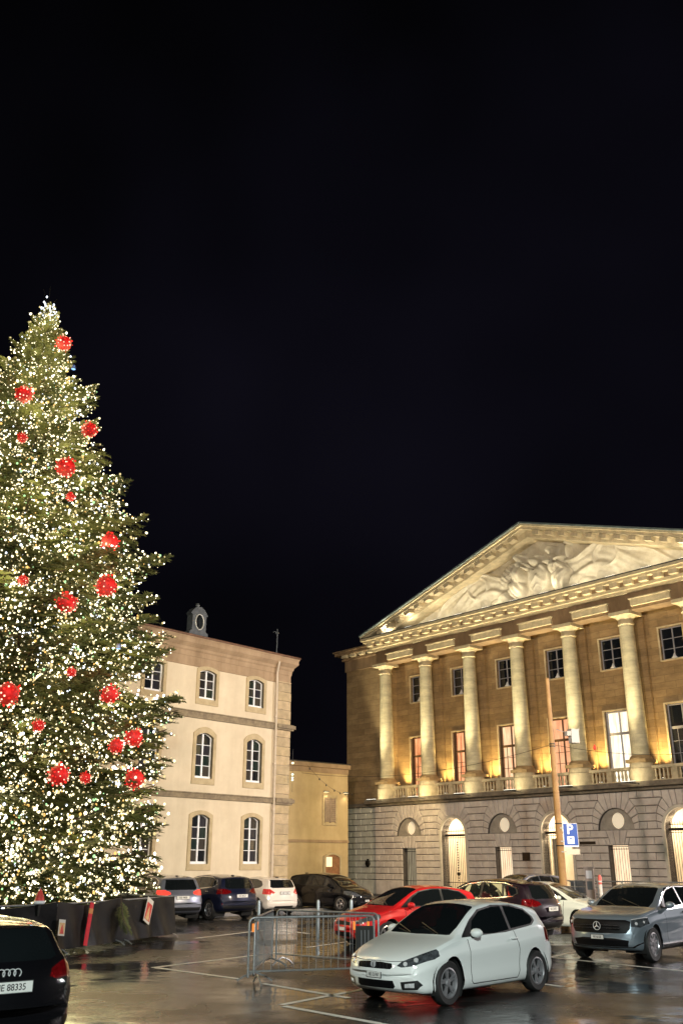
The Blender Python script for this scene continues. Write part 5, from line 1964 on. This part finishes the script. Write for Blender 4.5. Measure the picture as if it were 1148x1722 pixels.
suv = dict(L=4.62, W=1.88, H=1.64, rw=.36, fo=.90, wb=2.75, tum=.36, chrome_handles=True,
    zt=[(0, .62), (.02, .76), (.07, .87), (.2, .95), (.5, 1.005), (.9, 1.05), (1.25, 1.10), (1.42, 1.18), (1.75, 1.375), (2.05, 1.53), (2.35, 1.605), (2.8, 1.635), (3.4, 1.62), (3.95, 1.57), (4.18, 1.53), (4.34, 1.33), (4.48, 1.08), (4.55, .98), (4.60, .85), (4.62, .68)],
    zs=[(0, .60), (.04, .74), (.15, .87), (.5, .94), (1.2, 1.02), (2.2, 1.06), (3.2, 1.10), (3.9, 1.15), (4.3, 1.12), (4.5, .95), (4.6, .80), (4.62, .66)],
    zb=[(0, .50), (.05, .36), (.2, .26), (.6, .23), (3.9, .25), (4.4, .32), (4.58, .44), (4.62, .54)],
    w=[(0, .84), (.05, .89), (.3, .955), (.8, .99), (1.5, 1.0), (3.3, 1.0), (4.0, .985), (4.4, .955), (4.56, .92), (4.62, .86)],
    cowl=(1.28, 1.11), seatx=2.45, mir=(1.78, 1.12), handles=[(2.62, .98), (3.52, 1.02)], pf=(.52,), pr=(.86,), roofend=3.9, seat=.72, platex=-.008, rplatex=-.004, kf=.36, kr=.25,
    split=hatch['split'],
    feat=[('windscreen', 'top', [(1.33, -.66), (1.55, -.68), (2.16, -.58), (2.22, -.52), (2.24, 0), (2.22, .52), (2.16, .58), (1.55, .68), (1.33, .66), (1.29, 0)], False),
          ('chrome_line', 'side', [(1.52, 1.075), (1.95, 1.375), (2.25, 1.50), (2.8, 1.57), (3.5, 1.548), (4.0, 1.43), (4.14, 1.26), (3.98, 1.185), (3.0, 1.11)], False),
          ('trim', 'side', [(1.60, 1.095), (1.96, 1.355), (2.26, 1.48), (2.8, 1.55), (3.5, 1.525), (3.97, 1.415), (4.10, 1.265), (3.96, 1.205), (3.0, 1.13)], False),
          ('side_window', 'side', [(1.80, 1.12), (2.02, 1.345), (2.30, 1.46), (2.74, 1.522), (2.72, 1.13)], False),
          ('side_window', 'side', [(2.80, 1.524), (3.42, 1.50), (3.50, 1.17), (2.79, 1.135)], False),
          ('quarter_window', 'side', [(3.50, 1.49), (3.94, 1.39), (4.04, 1.27), (3.94, 1.22), (3.57, 1.19)], False),
          ('door_gap', 'side', [(1.62, .38), (1.70, .34), (3.56, .34), (3.60, .60), (3.84, .95), (3.80, 1.14), (3.788, 1.14), (3.826, .95), (3.586, .60), (3.545, .352), (1.708, .352), (1.632, .39), (1.60, 1.04), (1.588, 1.04)], False),
          ('door_gap', 'side', [(2.76, .36), (2.772, .36), (2.772, 1.10), (2.76, 1.10)], False),
          ('sill', 'side', [(1.32, .20), (3.24, .20), (3.24, .335), (1.32, .335)], False),
          ('rear_window', 'rear', [(-.56, 1.12), (.56, 1.12), (.64, 1.17), (.55, 1.47), (-.55, 1.47), (-.64, 1.17)], False),
          ('headlight', 'front', [(.58, .80), (.70, .76), (.88, .80), (.93, .90), (.90, .94), (.72, .90)], True),
          ('grille', 'front', [(-.50, .62), (.50, .62), (.60, .72), (.60, .84), (-.60, .84), (-.60, .72)], False),
          ('lower_grille', 'front', [(-.60, .34), (.60, .34), (.64, .44), (-.64, .44)], False),
          ('tail_light', 'rear', [(.44, .98), (.62, .93), (.95, .93), (.95, 1.12), (.66, 1.12), (.46, 1.05)], True),
          ('reflector', 'rear', [(.55, .55), (.82, .55), (.82, .61), (.55, .60)], True),
          ('rear_bumper_trim', 'rear', [(-.74, .40), (.74, .40), (.78, .52), (-.78, .52)], False)])
eqc = variant(suv, L=4.76, W=1.90, H=1.62, fo=.88, wb=2.87, kf=.40, head_m=lampg,
    zt=[(0, .60), (.02, .74), (.07, .86), (.2, .955), (.5, 1.02), (.9, 1.065), (1.30, 1.11), (1.5, 1.20), (1.85, 1.385), (2.15, 1.52), (2.5, 1.60), (2.9, 1.62), (3.5, 1.60), (4.05, 1.53), (4.3, 1.47), (4.48, 1.27), (4.62, 1.05), (4.70, .93), (4.75, .80), (4.76, .66)],
    zs=[(0, .58), (.04, .72), (.15, .86), (.5, .95), (1.2, 1.03), (2.2, 1.06), (3.2, 1.09), (4.0, 1.13), (4.4, 1.08), (4.65, .92), (4.74, .76), (4.76, .64)],
    zb=[(0, .46), (.05, .34), (.2, .25), (.6, .22), (4.0, .24), (4.5, .32), (4.7, .44), (4.76, .54)],
    w=[(0, .82), (.05, .88), (.3, .955), (.8, .99), (1.5, 1.0), (3.4, 1.0), (4.1, .985), (4.5, .95), (4.70, .91), (4.76, .84)],
    feat=[f for f in suv['feat'] if f[0] not in ('headlight', 'grille', 'lower_grille')] + [
          ('grille', 'front', [(-.62, .60), (.62, .60), (.70, .70), (.70, .84), (.60, .875), (-.60, .875), (-.70, .84), (-.70, .70)], False),
          ('headlight', 'front', [(.71, .74), (.86, .72), (.94, .80), (.95, .90), (.90, .925), (.71, .87)], True),
          ('light_strip', 'front', [(.70, .885), (.90, .93), (.95, .90), (.95, .87), (.93, .868), (.92, .895), (.89, .912), (.70, .872)], True),
          ('lower_grille', 'front', [(-.62, .33), (.62, .33), (.66, .46), (.40, .50), (-.40, .50), (-.66, .46)], False),
          ('chrome_line', 'front', [(-.72, .30), (.72, .30), (.90, .42), (.90, .44), (.70, .325), (-.70, .325), (-.90, .44), (-.90, .42)], False),
          ('chrome_line', 'side', [(1.32, .335), (3.36, .335), (3.36, .36), (1.32, .36)], False)])
mpv = variant(hatch5, L=4.40, W=1.80, H=1.62, tum=.30, rw=.33,
    zt=[(0, .52), (.02, .66), (.07, .76), (.2, .86), (.5, .97), (.8, 1.05), (1.0, 1.13), (1.3, 1.31), (1.7, 1.49), (2.1, 1.58), (2.6, 1.62), (3.3, 1.60), (3.9, 1.55), (4.08, 1.50), (4.20, 1.30), (4.32, 1.05), (4.37, .90), (4.39, .75), (4.40, .60)],
    zs=[(0, .50), (.04, .62), (.15, .74), (.5, .88), (1.1, .97), (2.0, 1.0), (3.0, 1.04), (3.8, 1.08), (4.15, 1.04), (4.33, .86), (4.39, .70), (4.40, .58)],
    w=[(0, .80), (.05, .86), (.3, .945), (.8, .985), (1.5, 1.0), (3.0, 1.0), (3.8, .985), (4.2, .95), (4.36, .90), (4.40, .82)],
    zb=[(0, .40), (.05, .27), (.2, .20), (.6, .185), (3.7, .20), (4.2, .24), (4.36, .34), (4.40, .45)],
    cowl=(.98, 1.14), mir=(1.5, 1.08),
    feat=[('windscreen', 'top', [(.98, -.62), (1.2, -.66), (1.82, -.58), (1.88, 0), (1.82, .58), (1.2, .66), (.98, .62), (.93, 0)], False),
          ('trim', 'side', [(1.15, 1.02), (1.6, 1.35), (2.0, 1.47), (2.6, 1.53), (3.5, 1.50), (3.95, 1.36), (4.0, 1.16), (2.6, 1.07)], False),
          ('side_window', 'side', [(1.50, 1.06), (1.72, 1.35), (2.05, 1.45), (2.62, 1.505), (2.60, 1.09)], False),
          ('side_window', 'side', [(2.70, 1.505), (3.40, 1.48), (3.42, 1.14), (2.68, 1.10)], False),
          ('quarter_window', 'side', [(3.50, 1.47), (3.88, 1.34), (3.92, 1.18), (3.52, 1.15)], False),
          ('rear_window', 'rear', [(-.56, 1.08), (.56, 1.08), (.54, 1.44), (-.54, 1.44)], False),
          ('headlight', 'front', [(.42, .68), (.60, .64), (.84, .70), (.88, .84), (.80, .88), (.60, .82)], True),
          ('grille', 'front', [(-.36, .60), (.36, .60), (.38, .68), (-.38, .68)], False),
          ('lower_grille', 'front', [(-.42, .28), (.42, .28), (.46, .42), (-.46, .42)], False),
          ('tail_light', 'rear', [(.66, .85), (.90, .82), (.90, 1.25), (.76, 1.25)], True)])
toyo = variant(hatch5, L=4.22, H=1.50, tail_m=mat('clear_red_tail', (0.45, 0.03, 0.03), .12, coat=1, emit=(1, .05, .04), estr=.12), pr=(.86,),
    zt=[(0, .50), (.02, .60), (.07, .70), (.20, .78), (.5, .88), (.85, .96), (1.05, 1.02), (1.2, 1.10), (1.5, 1.26), (1.8, 1.40), (2.10, 1.47), (2.45, 1.50), (2.8, 1.50), (3.3, 1.48), (3.75, 1.44), (3.90, 1.40), (4.02, 1.22), (4.12, 1.03), (4.18, .92), (4.21, .75), (4.22, .58)],
    zs=[(0, .48), (.04, .58), (.15, .68), (.5, .82), (1.1, .93), (2.0, .97), (3.0, 1.01), (3.7, 1.04), (4.0, 1.0), (4.15, .84), (4.21, .66), (4.22, .56)],
    zb=[(0, .40), (.05, .27), (.2, .20), (.6, .185), (3.6, .20), (4.0, .24), (4.18, .34), (4.22, .45)],
    w=[(0, .80), (.05, .86), (.3, .945), (.8, .985), (1.5, 1.0), (3.0, 1.0), (3.7, .985), (4.0, .96), (4.18, .92), (4.22, .84)], wb=2.55,
    feat=[f for f in hatch['feat'] if f[0] not in ('tail_light', 'rear_bumper_trim', 'rear_window')] + [
        ('rear_window', 'rear', [(-.54, 1.06), (.54, 1.06), (.64, 1.10), (.55, 1.38), (-.55, 1.38), (-.64, 1.10)], False),
        ('tail_light', 'rear', [(.48, .88), (.64, .80), (.90, .82), (.90, 1.04), (.66, 1.02)], True),
        ('rear_bumper_trim', 'rear', [(-.50, .27), (.50, .27), (.48, .36), (-.48, .36)], False)])
estate = variant(hatch5, L=4.72, W=1.84, H=1.46, wb=2.82, fo=.90, pr=(.78,), kr=.36, kf=.34, tum=.42, handles=[(2.6, .88), (3.5, .92)], roofend=3.9,
    zt=[(0, .50), (.02, .60), (.07, .68), (.20, .76), (.5, .85), (.85, .92), (1.2, .965), (1.38, 1.02), (1.7, 1.20), (2.0, 1.34), (2.3, 1.42), (2.7, 1.46), (3.3, 1.455), (3.9, 1.42), (4.15, 1.38), (4.30, 1.27), (4.50, 1.04), (4.60, .95), (4.68, .82), (4.71, .70), (4.72, .56)],
    zs=[(0, .48), (.04, .58), (.15, .66), (.5, .78), (1.1, .88), (2.0, .91), (3.2, .94), (4.1, .97), (4.45, .95), (4.62, .86), (4.70, .70), (4.72, .54)],
    zb=[(0, .40), (.05, .27), (.2, .20), (.6, .185), (4.0, .20), (4.5, .24), (4.69, .32), (4.72, .42)],
    w=[(0, .80), (.05, .86), (.3, .945), (.8, .985), (1.5, 1.0), (3.4, 1.0), (4.1, .985), (4.5, .955), (4.67, .92), (4.72, .86)],
    feat=[('windscreen', 'top', [(1.26, -.62), (1.5, -.66), (2.20, -.56), (2.26, 0), (2.20, .56), (1.5, .66), (1.26, .62), (1.22, 0)], False),
          ('trim', 'side', [(1.5, .955), (2.0, 1.27), (2.3, 1.365), (3.0, 1.385), (3.9, 1.34), (4.28, 1.12), (4.2, 1.02), (3.0, .985)], False),
          ('side_window', 'side', [(1.78, .99), (2.05, 1.24), (2.35, 1.34), (2.8, 1.36), (2.78, 1.0)], False),
          ('side_window', 'side', [(2.86, 1.36), (3.5, 1.34), (3.55, 1.03), (2.84, 1.0)], False),
          ('quarter_window', 'side', [(3.58, 1.335), (3.88, 1.31), (4.20, 1.12), (4.15, 1.05), (3.62, 1.035)], False),
          ('rear_window', 'rear', [(-.56, 1.02), (.56, 1.02), (.64, 1.05), (.55, 1.345), (-.55, 1.345), (-.64, 1.05)], False),
          ('tail_light', 'rear', [(.50, .85), (.60, .82), (.95, .84), (.95, 1.0), (.72, 1.0), (.54, .93)], True),
          ('reflector', 'rear', [(.44, .42), (.86, .43), (.86, .50), (.46, .475)], True),
          ('rear_bumper_trim', 'rear', [(-.66, .24), (.66, .24), (.70, .34), (-.70, .34)], False)])

def wet(m):
    # rain beads on the clear coat
    t = m.node_tree
    b = t.nodes['Principled BSDF']
    tc = t.nodes.new('ShaderNodeTexCoord')
    v = t.nodes.new('ShaderNodeTexVoronoi')
    v.inputs['Scale'].default_value = 38
    mr = t.nodes.new('ShaderNodeMapRange')
    mr.inputs['From Min'].default_value = 0.0
    mr.inputs['From Max'].default_value = 0.32
    mr.inputs['To Min'].default_value = 1.0
    mr.inputs['To Max'].default_value = 0.0
    bp = t.nodes.new('ShaderNodeBump')
    bp.inputs['Strength'].default_value = 0.35
    bp.inputs['Distance'].default_value = 0.002
    t.links.new(tc.outputs['Object'], v.inputs['Vector'])
    t.links.new(v.outputs['Distance'], mr.inputs['Value'])
    t.links.new(mr.outputs[0], bp.inputs['Height'])
    t.links.new(bp.outputs[0], b.inputs['Coat Normal'])
    return m
def paint_(name, c, metal=0.0, rough=.35, var=0.0):
    return wet(mat(name, c, rough, metal, coat=1.0, var=var, vscale=2, spec=.25))
white_p = paint_('white_car_paint', (0.78, 0.80, 0.79))
red_p = paint_('red_car_paint', (0.50, 0.012, 0.015), .1)
purple_p = paint_('dark_plum_paint', (0.006, 0.0012, 0.006), .1, .4)
grey_p = paint_('blue_grey_paint', (0.26, 0.31, 0.36), .45, .3)
silver_p = paint_('silver_paint', (0.20, 0.215, 0.27), .6, .35)
navy_p = paint_('navy_paint', (0.006, 0.009, 0.028), .3, .4)
cream_p = paint_('pearl_white_paint', (0.72, 0.66, 0.60))
black_p = wet(mat('black_paint', (0.003, 0.003, 0.004), .5, 0, coat=1, spec=.05))
mint_p = paint_('pale_green_white_paint', (0.55, 0.60, 0.54))

def centre(sp, contact, ang, which):
    """centre of the car from the ground point of a wheel on its left side"""
    f = Vector((math.cos(ang), math.sin(ang)))
    l = Vector((-f.y, f.x))
    d = sp['L'] / 2 - sp['fo'] - (sp['wb'] if which == 'rear' else 0)
    return Vector(contact) - f * d - l * (sp['W'] / 2 - .11)

a1 = R(225.8)
SC = .955
c = Vector((1.68, 15.97)) - Vector((math.cos(a1), math.sin(a1))) * (hatch['L'] / 2 - .90) * SC - Vector((-math.sin(a1), math.cos(a1))) * (.895 - .03) * SC
fiat = car('white', 'white three door hatchback parked on the wet asphalt in front, nose to the left', hatch, c, a1, white_p, scale=SC, plate=('NE 121767', 'front'), style=1)

def lamp_lens(root, spots, m_=None, n=12):
    """round reflectors set into the lamp units, following the surface behind them"""
    sf = root_surf[root.name]
    for y, z, r in spots:
        for s_ in (-1, 1):
            x, nrm = sf(True, s_ * y, z, .0)
            q = nrm.normalized()
            if q.x > 0: q = -q
            b = MB(); b.lathe([(r * .55, .012), (r * .9, .010), (r, .002), (r, -.01)], n=n)
            o = b.build('reflector_bowl', m_ or lampw, root, smooth=40)
            o.location = (x, s_ * y, z); o.rotation_mode = 'QUATERNION'
            o.rotation_quaternion = q.to_track_quat('Z', 'Y')
lamp_lens(fiat, [(.565, .625, .036), (.69, .680, .040)])
lamp_lens(fiat, [(.62, .325, .030)])
fiat.scale.z *= 1.03
ring_badge(fiat, -hatch['L'] / 2 - .012, 0, .605, 'disc')
m = MB()
for j in range(9): m.box(-hatch['L'] / 2 - .006, -hatch['L'] / 2 + .02, -.30 + j * .075 - .004, -.30 + j * .075 + .004, .555, .625)
m.build('grille_bar', black_t, fiat)

a2 = R(228)
c = Vector((7.01, 22.65)) - Vector((math.cos(a2), math.sin(a2))) * (eqc['L'] / 2 - .88) - Vector((-math.sin(a2), math.cos(a2))) * (.95 - .03)
e_ = car('grey', 'blue grey electric SUV with chrome window line at the right edge of the photo', eqc, c, a2, grey_p, plate=('NE 66100', 'front'), style=2)
lamp_lens(e_, [(.80, .80, .035), (.88, .825, .028)])
ring_badge(e_, -eqc['L'] / 2 - .03, 0, .745, 'star')
m = MB(); m.box(-eqc['L'] / 2 - .012, -eqc['L'] / 2 + .02, -.56, -.10, .76, .775); m.box(-eqc['L'] / 2 - .012, -eqc['L'] / 2 + .02, .10, .56, .76, .775)
m.box(-eqc['L'] / 2 - .012, -eqc['L'] / 2 + .02, -.56, -.10, .70, .712); m.box(-eqc['L'] / 2 - .012, -eqc['L'] / 2 + .02, .10, .56, .70, .712)
m.build('grille_bar', chrome, e_)

car('red', 'red hatchback parked behind the white hatchback, nose to the left', hatch5, (1.85, 27.5), R(211), red_p)
car('plum', 'dark plum SUV with chrome window line seen from behind its left rear corner', suv, (4.22, 29.5), R(138), purple_p, plate=('NE 33421', 'rear'))
car('mint', 'pale greenish white car showing only its bonnet beside the foot of the tall mast', hatch5, (6.95, 32.7), R(-35), mint_p)
car('silverback', 'silver blue car hidden behind the plum SUV with just its roof showing', suv, (7.8, 43.2), R(215), silver_p)

RA = R(131)
rowlab = ['silver blue compact SUV with a lit red tail lamp, nearest to the fir', 'dark navy SUV parked between the silver SUV and the white hatchback', 'pearl white hatchback with red tail lamps seen from behind']
car('s', rowlab[0], variant(suv, tail_m=tail_on, L=4.40 + .22), (-7.05, 38.6), R(122), silver_p, group='cars parked along the plastered house', plate=('NE 9408', 'rear'))
car('n', rowlab[1], suv, (-5.35, 40.3), RA, navy_p, group='cars parked along the plastered house', plate=('NE 84527', 'rear'))
car('w', rowlab[2], toyo, (-3.75, 43.6), RA, cream_p, group='cars parked along the plastered house', plate=('NE 71260', 'rear'))
car('b', 'black van with pale headlamps parked facing the town hall', mpv, (-.55, 46.2), R(-38), black_p, group='cars parked along the plastered house', plate=('NE 50233', 'front'))

a5 = R(128)
f = Vector((math.cos(a5), math.sin(a5)))
tailc = Vector((-3.67, 11.38))
c = tailc + f * (estate['L'] / 2)
au = car('a', 'black estate car at the left edge of the photo seen from behind, plate ending 88335', estate, c, a5, black_p, plate=('NE 88335', 'rear'))
xm_ = estate['L'] / 2
ring_badge(au, xm_ - .012, 0, .915, 'rings')
for s_ in (-1, 1):
    m = MB(); m.prism([(-.022, -.028), (.022, -.028), (.022, .028), (-.022, .028)], 0, .0015)
    px_ = max(root_surf[au.name](False, 0, .725)[0], root_surf[au.name](False, 0, .835)[0]) + .0115
    o = m.build('plate_shield', redm if s_ < 0 else mat('shield_green', (.05, .3, .1), .5), au, None, (px_, s_ * .222, .78), (0, 0, R(90)))

# ------------------------------------------------------------------ street furniture
mast = thing('lamp_mast', 'tall slightly tapering yellow lit mast carrying the blue parking sign', 'mast', (7.62, 34.0, 0))
m = MB(); m.lathe([(.20, 0), (.20, .35), (.135, .40), (.13, 1.5), (.115, 4), (.075, 8.45), (.0, 8.5)], n=18)
m.build('pole', mat('ochre_lit_mast', (0.34, 0.20, 0.07), .6, color2=(0.23, 0.12, 0.04), vscale=3.5, bump=.3, bscale=14), mast, smooth=40)  # orange lamplight on the mast is put into its base colour
m = MB()
for z in (2.62, 3.35, 6.0, 6.08): m.lathe([(.135 if z < 4 else .108, -.02), (.135 if z < 4 else .108, .02)], (0, 0, z), 18)
m.build('clamp', dark_metal, mast)
blue = mat('sign_blue', (0.01, 0.06, 0.30), .4, emit=(.01, .09, .5), estr=.25)
sg = thing('parking_sign', 'blue parking sign with white P and a ticket machine symbol on the mast', 'sign', (7.98, 33.86, 2.98), R(4))
m = MB(); m.box(-.245, .245, -.012, .012, -.36, .36); m.build('board', blue, sg)
wsig = mat('sign_white', (0.80, 0.80, 0.80), .4, emit=(1, 1, 1), estr=.25)
m = MB(); m.box(-.255, .255, -.008, .014, -.40, -.362); m.box(-.255, .255, -.008, .014, .362, .372); m.box(-.255, -.246, -.008, .014, -.362, .362); m.box(.246, .255, -.008, .014, -.362, .362)
m.build('border', wsig, sg)
text('letter', 'P', .44, wsig, sg, (-.02, -.015, .16), (R(90), 0, 0), bold=.012)
m = MB(); m.box(-.13, .11, -.018, -.012, -.30, -.06); o = m.build('symbol', wsig, sg)
m = MB(); m.prism([(-.06, -.10), (.04, -.10), (-.01, -.18)][::-1], -.021, -.018); m.build('symbol_mark', blue, sg)
m = MB(); m.box(-.085, .065, -.021, -.018, -.27, -.255); m.build('symbol_mark', blue, sg)
m = MB(); m.box(-.36, -.24, .0, .02, .2, .24); m.box(-.36, -.24, .0, .02, -.24, -.2); m.build('bracket', steel, sg)
sp2 = thing('supplementary_plate', 'blank white supplementary plate under the blue parking sign', 'sign', (8.02, 33.88, 2.42), R(4))
m = MB(); m.box(-.24, .24, -.01, .01, -.09, .09); m.build('board', mat('grey_white_plate', (0.55, 0.50, 0.42), .5), sp2)
m = MB(); m.box(-.40, -.24, .0, .02, -.02, .02); m.build('bracket', steel, sp2)
# ticket machine
tm = thing('ticket_machine', 'grey brown ticket machine column standing right of the parking sign', 'ticket machine', (9.55, 38.0, 0), R(-20))
m = MB(); m.box(-.16, .16, -.14, .14, 0, 1.85); m.box(-.19, .19, -.17, .17, 1.85, 1.92); m.build('body', mat('machine_grey', (0.16, 0.13, 0.12), .5), tm)
m = MB(); m.box(-.11, .11, -.152, -.14, 1.50, 1.78); m.build('symbol', mat('machine_panel', (0.35, 0.36, 0.42), .4), tm)
m = MB(); m.box(-.10, .10, -.15, -.14, 1.1, 1.4); m.build('screen', mat('machine_screen', (0.05, 0.06, 0.07), .2), tm)
ms = thing('marker_post', 'thin white post with a red top next to the ticket machine', 'post', (9.15, 35.0, 0))
m = MB(); m.lathe([(.06, 0), (.06, 1.35)], n=12); m.build('post', mat('post_white', (0.6, 0.58, 0.55), .5), ms, smooth=40)
m = MB(); m.lathe([(.065, 1.35), (.065, 1.6), (.03, 1.66), (0, 1.67)], n=12); m.build('red_cap', mat('post_red', (0.55, 0.10, 0.08), .5), ms, smooth=40)
m = MB(); m.lathe([(.066, 1.42), (.066, 1.47)], n=12); m.build('white_ring', MATS['post_white'], ms)
# railing in front of the town hall
rlg = thing('metal_railing', 'grey metal railing on the pavement in front of the town hall, right of the mast', 'railing', hm @ Vector((-1.2, -2.6, -.08)), CANG)
m = MB()
for z in (.55, .85, 1.12): m.tube([(0, 0, z + .12), (9.2, 0, z + .12)], .03, 8)
m.build('rail', steel, rlg, smooth=60)
pm = MB().tube([(0, 0, .12), (0, 0, 1.26)], .035, 8).mesh('post', steel, 60)
for j in range(8): link('post', pm, rlg, (j * 9.2 / 7, 0, 0))
# electrical cabinet seen beside the railing
cb = thing('grey_cabinet', 'low blue grey cabinet behind the railing left of the barred side door', 'cabinet', hm @ Vector((1.0, -1.6, .04)), CANG)
m = MB(); m.box(-.38, .38, -.2, .2, 0, 1.05); m.box(-.41, .41, -.23, .23, 1.05, 1.10); m.build('case', mat('cabinet_grey', (0.14, 0.16, 0.19), .5), cb)
m = MB(); m.box(-.33, -.01, -.212, -.2, .08, 1.0); m.box(.01, .33, -.212, -.2, .08, 1.0); m.build('door', mat('cabinet_door', (0.12, 0.14, 0.17), .5), cb)
# notice board above the silver SUV
nb = thing('notice_board', 'small pale lit notice board on a post above the silver SUV', 'board', (-7.45, 41.5, 0), R(20))
m = MB(); m.box(-.42, .42, -.04, .04, 1.80, 2.30); m.build('frame', black_t, nb)
m = MB(); m.box(-.36, .26, -.05, -.04, 1.86, 2.25); m.build('sheet', mat('notice_sheet', (0.5, 0.58, 0.6), .5, emit=(.7, .85, .85), estr=.22), nb)
m = MB(); m.box(-.03, .03, -.03, .03, 0, 1.8); m.build('post', steel, nb)

# overhead cables with their lantern
def cable(label, a, b, sag, r=.008, n=24, mat_=None, dots=0):
    t = thing('overhead_cable', label, 'cable', a)
    a, b = Vector(a), Vector(b)
    P_ = [(b - a) * (j / n) - Vector((0, 0, sag * 4 * (j / n) * (1 - j / n))) for j in range(n + 1)]
    m = MB(); m.tube(P_, r, 5); m.build('wire', mat_ or dark_metal, t)
    for k in range(dots):
        p = P_[int((k + .5) * n / dots)]
        m = MB(); m.lathe([(.0, -.10), (.035, -.06), (.035, 0), (.02, .03)], n=8, cap=False)
        m.build('unlit_bulb', mat('unlit_bulb', (0.05, 0.04, 0.035), .3), t, loc=p)
    return t
cable('dark cable running left from the mast towards the plastered house', (7.55, 34.0, 6.05), (-1.9, 45.6, 6.1), .55)
cable('dark cable running right from the mast past the lantern', (7.7, 34.0, 6.05), (17, 36, 6.6), .5)
cable('string of unlit bulbs sagging between the house corner and the town hall', (-1.7, 46.9, 6.6), (.9, 62.8, 6.3), .5, dots=7)
ln = thing('hanging_lantern', 'pale grey box lantern hanging from the cable right of the mast', 'lantern', (8.38, 34.1, 6.02), R(15))
m = MB(); m.obox((.08, 0, .34), (.30, .26, .46)); m.obox((-.12, 0, .44), (.22, .2, .16)); m.build('housing', mat('lantern_grey', (0.40, 0.40, 0.40), .5), ln)
m = MB(); m.obox((.08, 0, .585), (.34, .30, .03)); m.tube([(-.3, 0, .5), (-.6, 0, .58)], .012, 5); m.build('bracket', steel, ln)
rl_ = thing('red_ornament', 'small red ornament hanging on the cable right of the grey lantern', 'ornament', (9.2, 34.2, 5.9))
m = MB(); m.lathe([(0, -.02), (.07, .04), (.05, .12), (.0, .2)], n=8, cap=False); m.build('drop', mat('orn_red', (.5, .03, .02), .4, emit=(1, .1, .05), estr=.2), rl_)
# little string of lights at the corner of the house
sl = thing('hanging_lights', 'short vertical string of small lit dots at the corner of the plastered house', 'lights', (-2.35, 45.6, 0))
m = MB(); m.tube([(0, 0, 5.2), (0, 0, 7.2)], .008, 4); m.build('wire', dark_metal, sl)
for z, s_ in ((6.55, .055), (6.02, .05), (5.87, .045), (5.76, .045)):
    m = MB(); m.add([(x * s_ * 1.3, y * s_, z + q * s_) for x, y, q in iv], if_); m.build('bulb', warm_b if z > 6.3 else emis('greenish_dot', (.8, 1, .8), 2.5), sl)

# lettering becomes plain mesh
bpy.context.view_layer.update()
dg_ = bpy.context.evaluated_depsgraph_get()
for o in TEXTS:
    me = bpy.data.meshes.new_from_object(o.evaluated_get(dg_))
    n_ = link(o.name, me, o.parent, o.location, o.rotation_euler, o.scale)
    nm_ = o.name
    bpy.data.objects.remove(o)
    n_.name = nm_
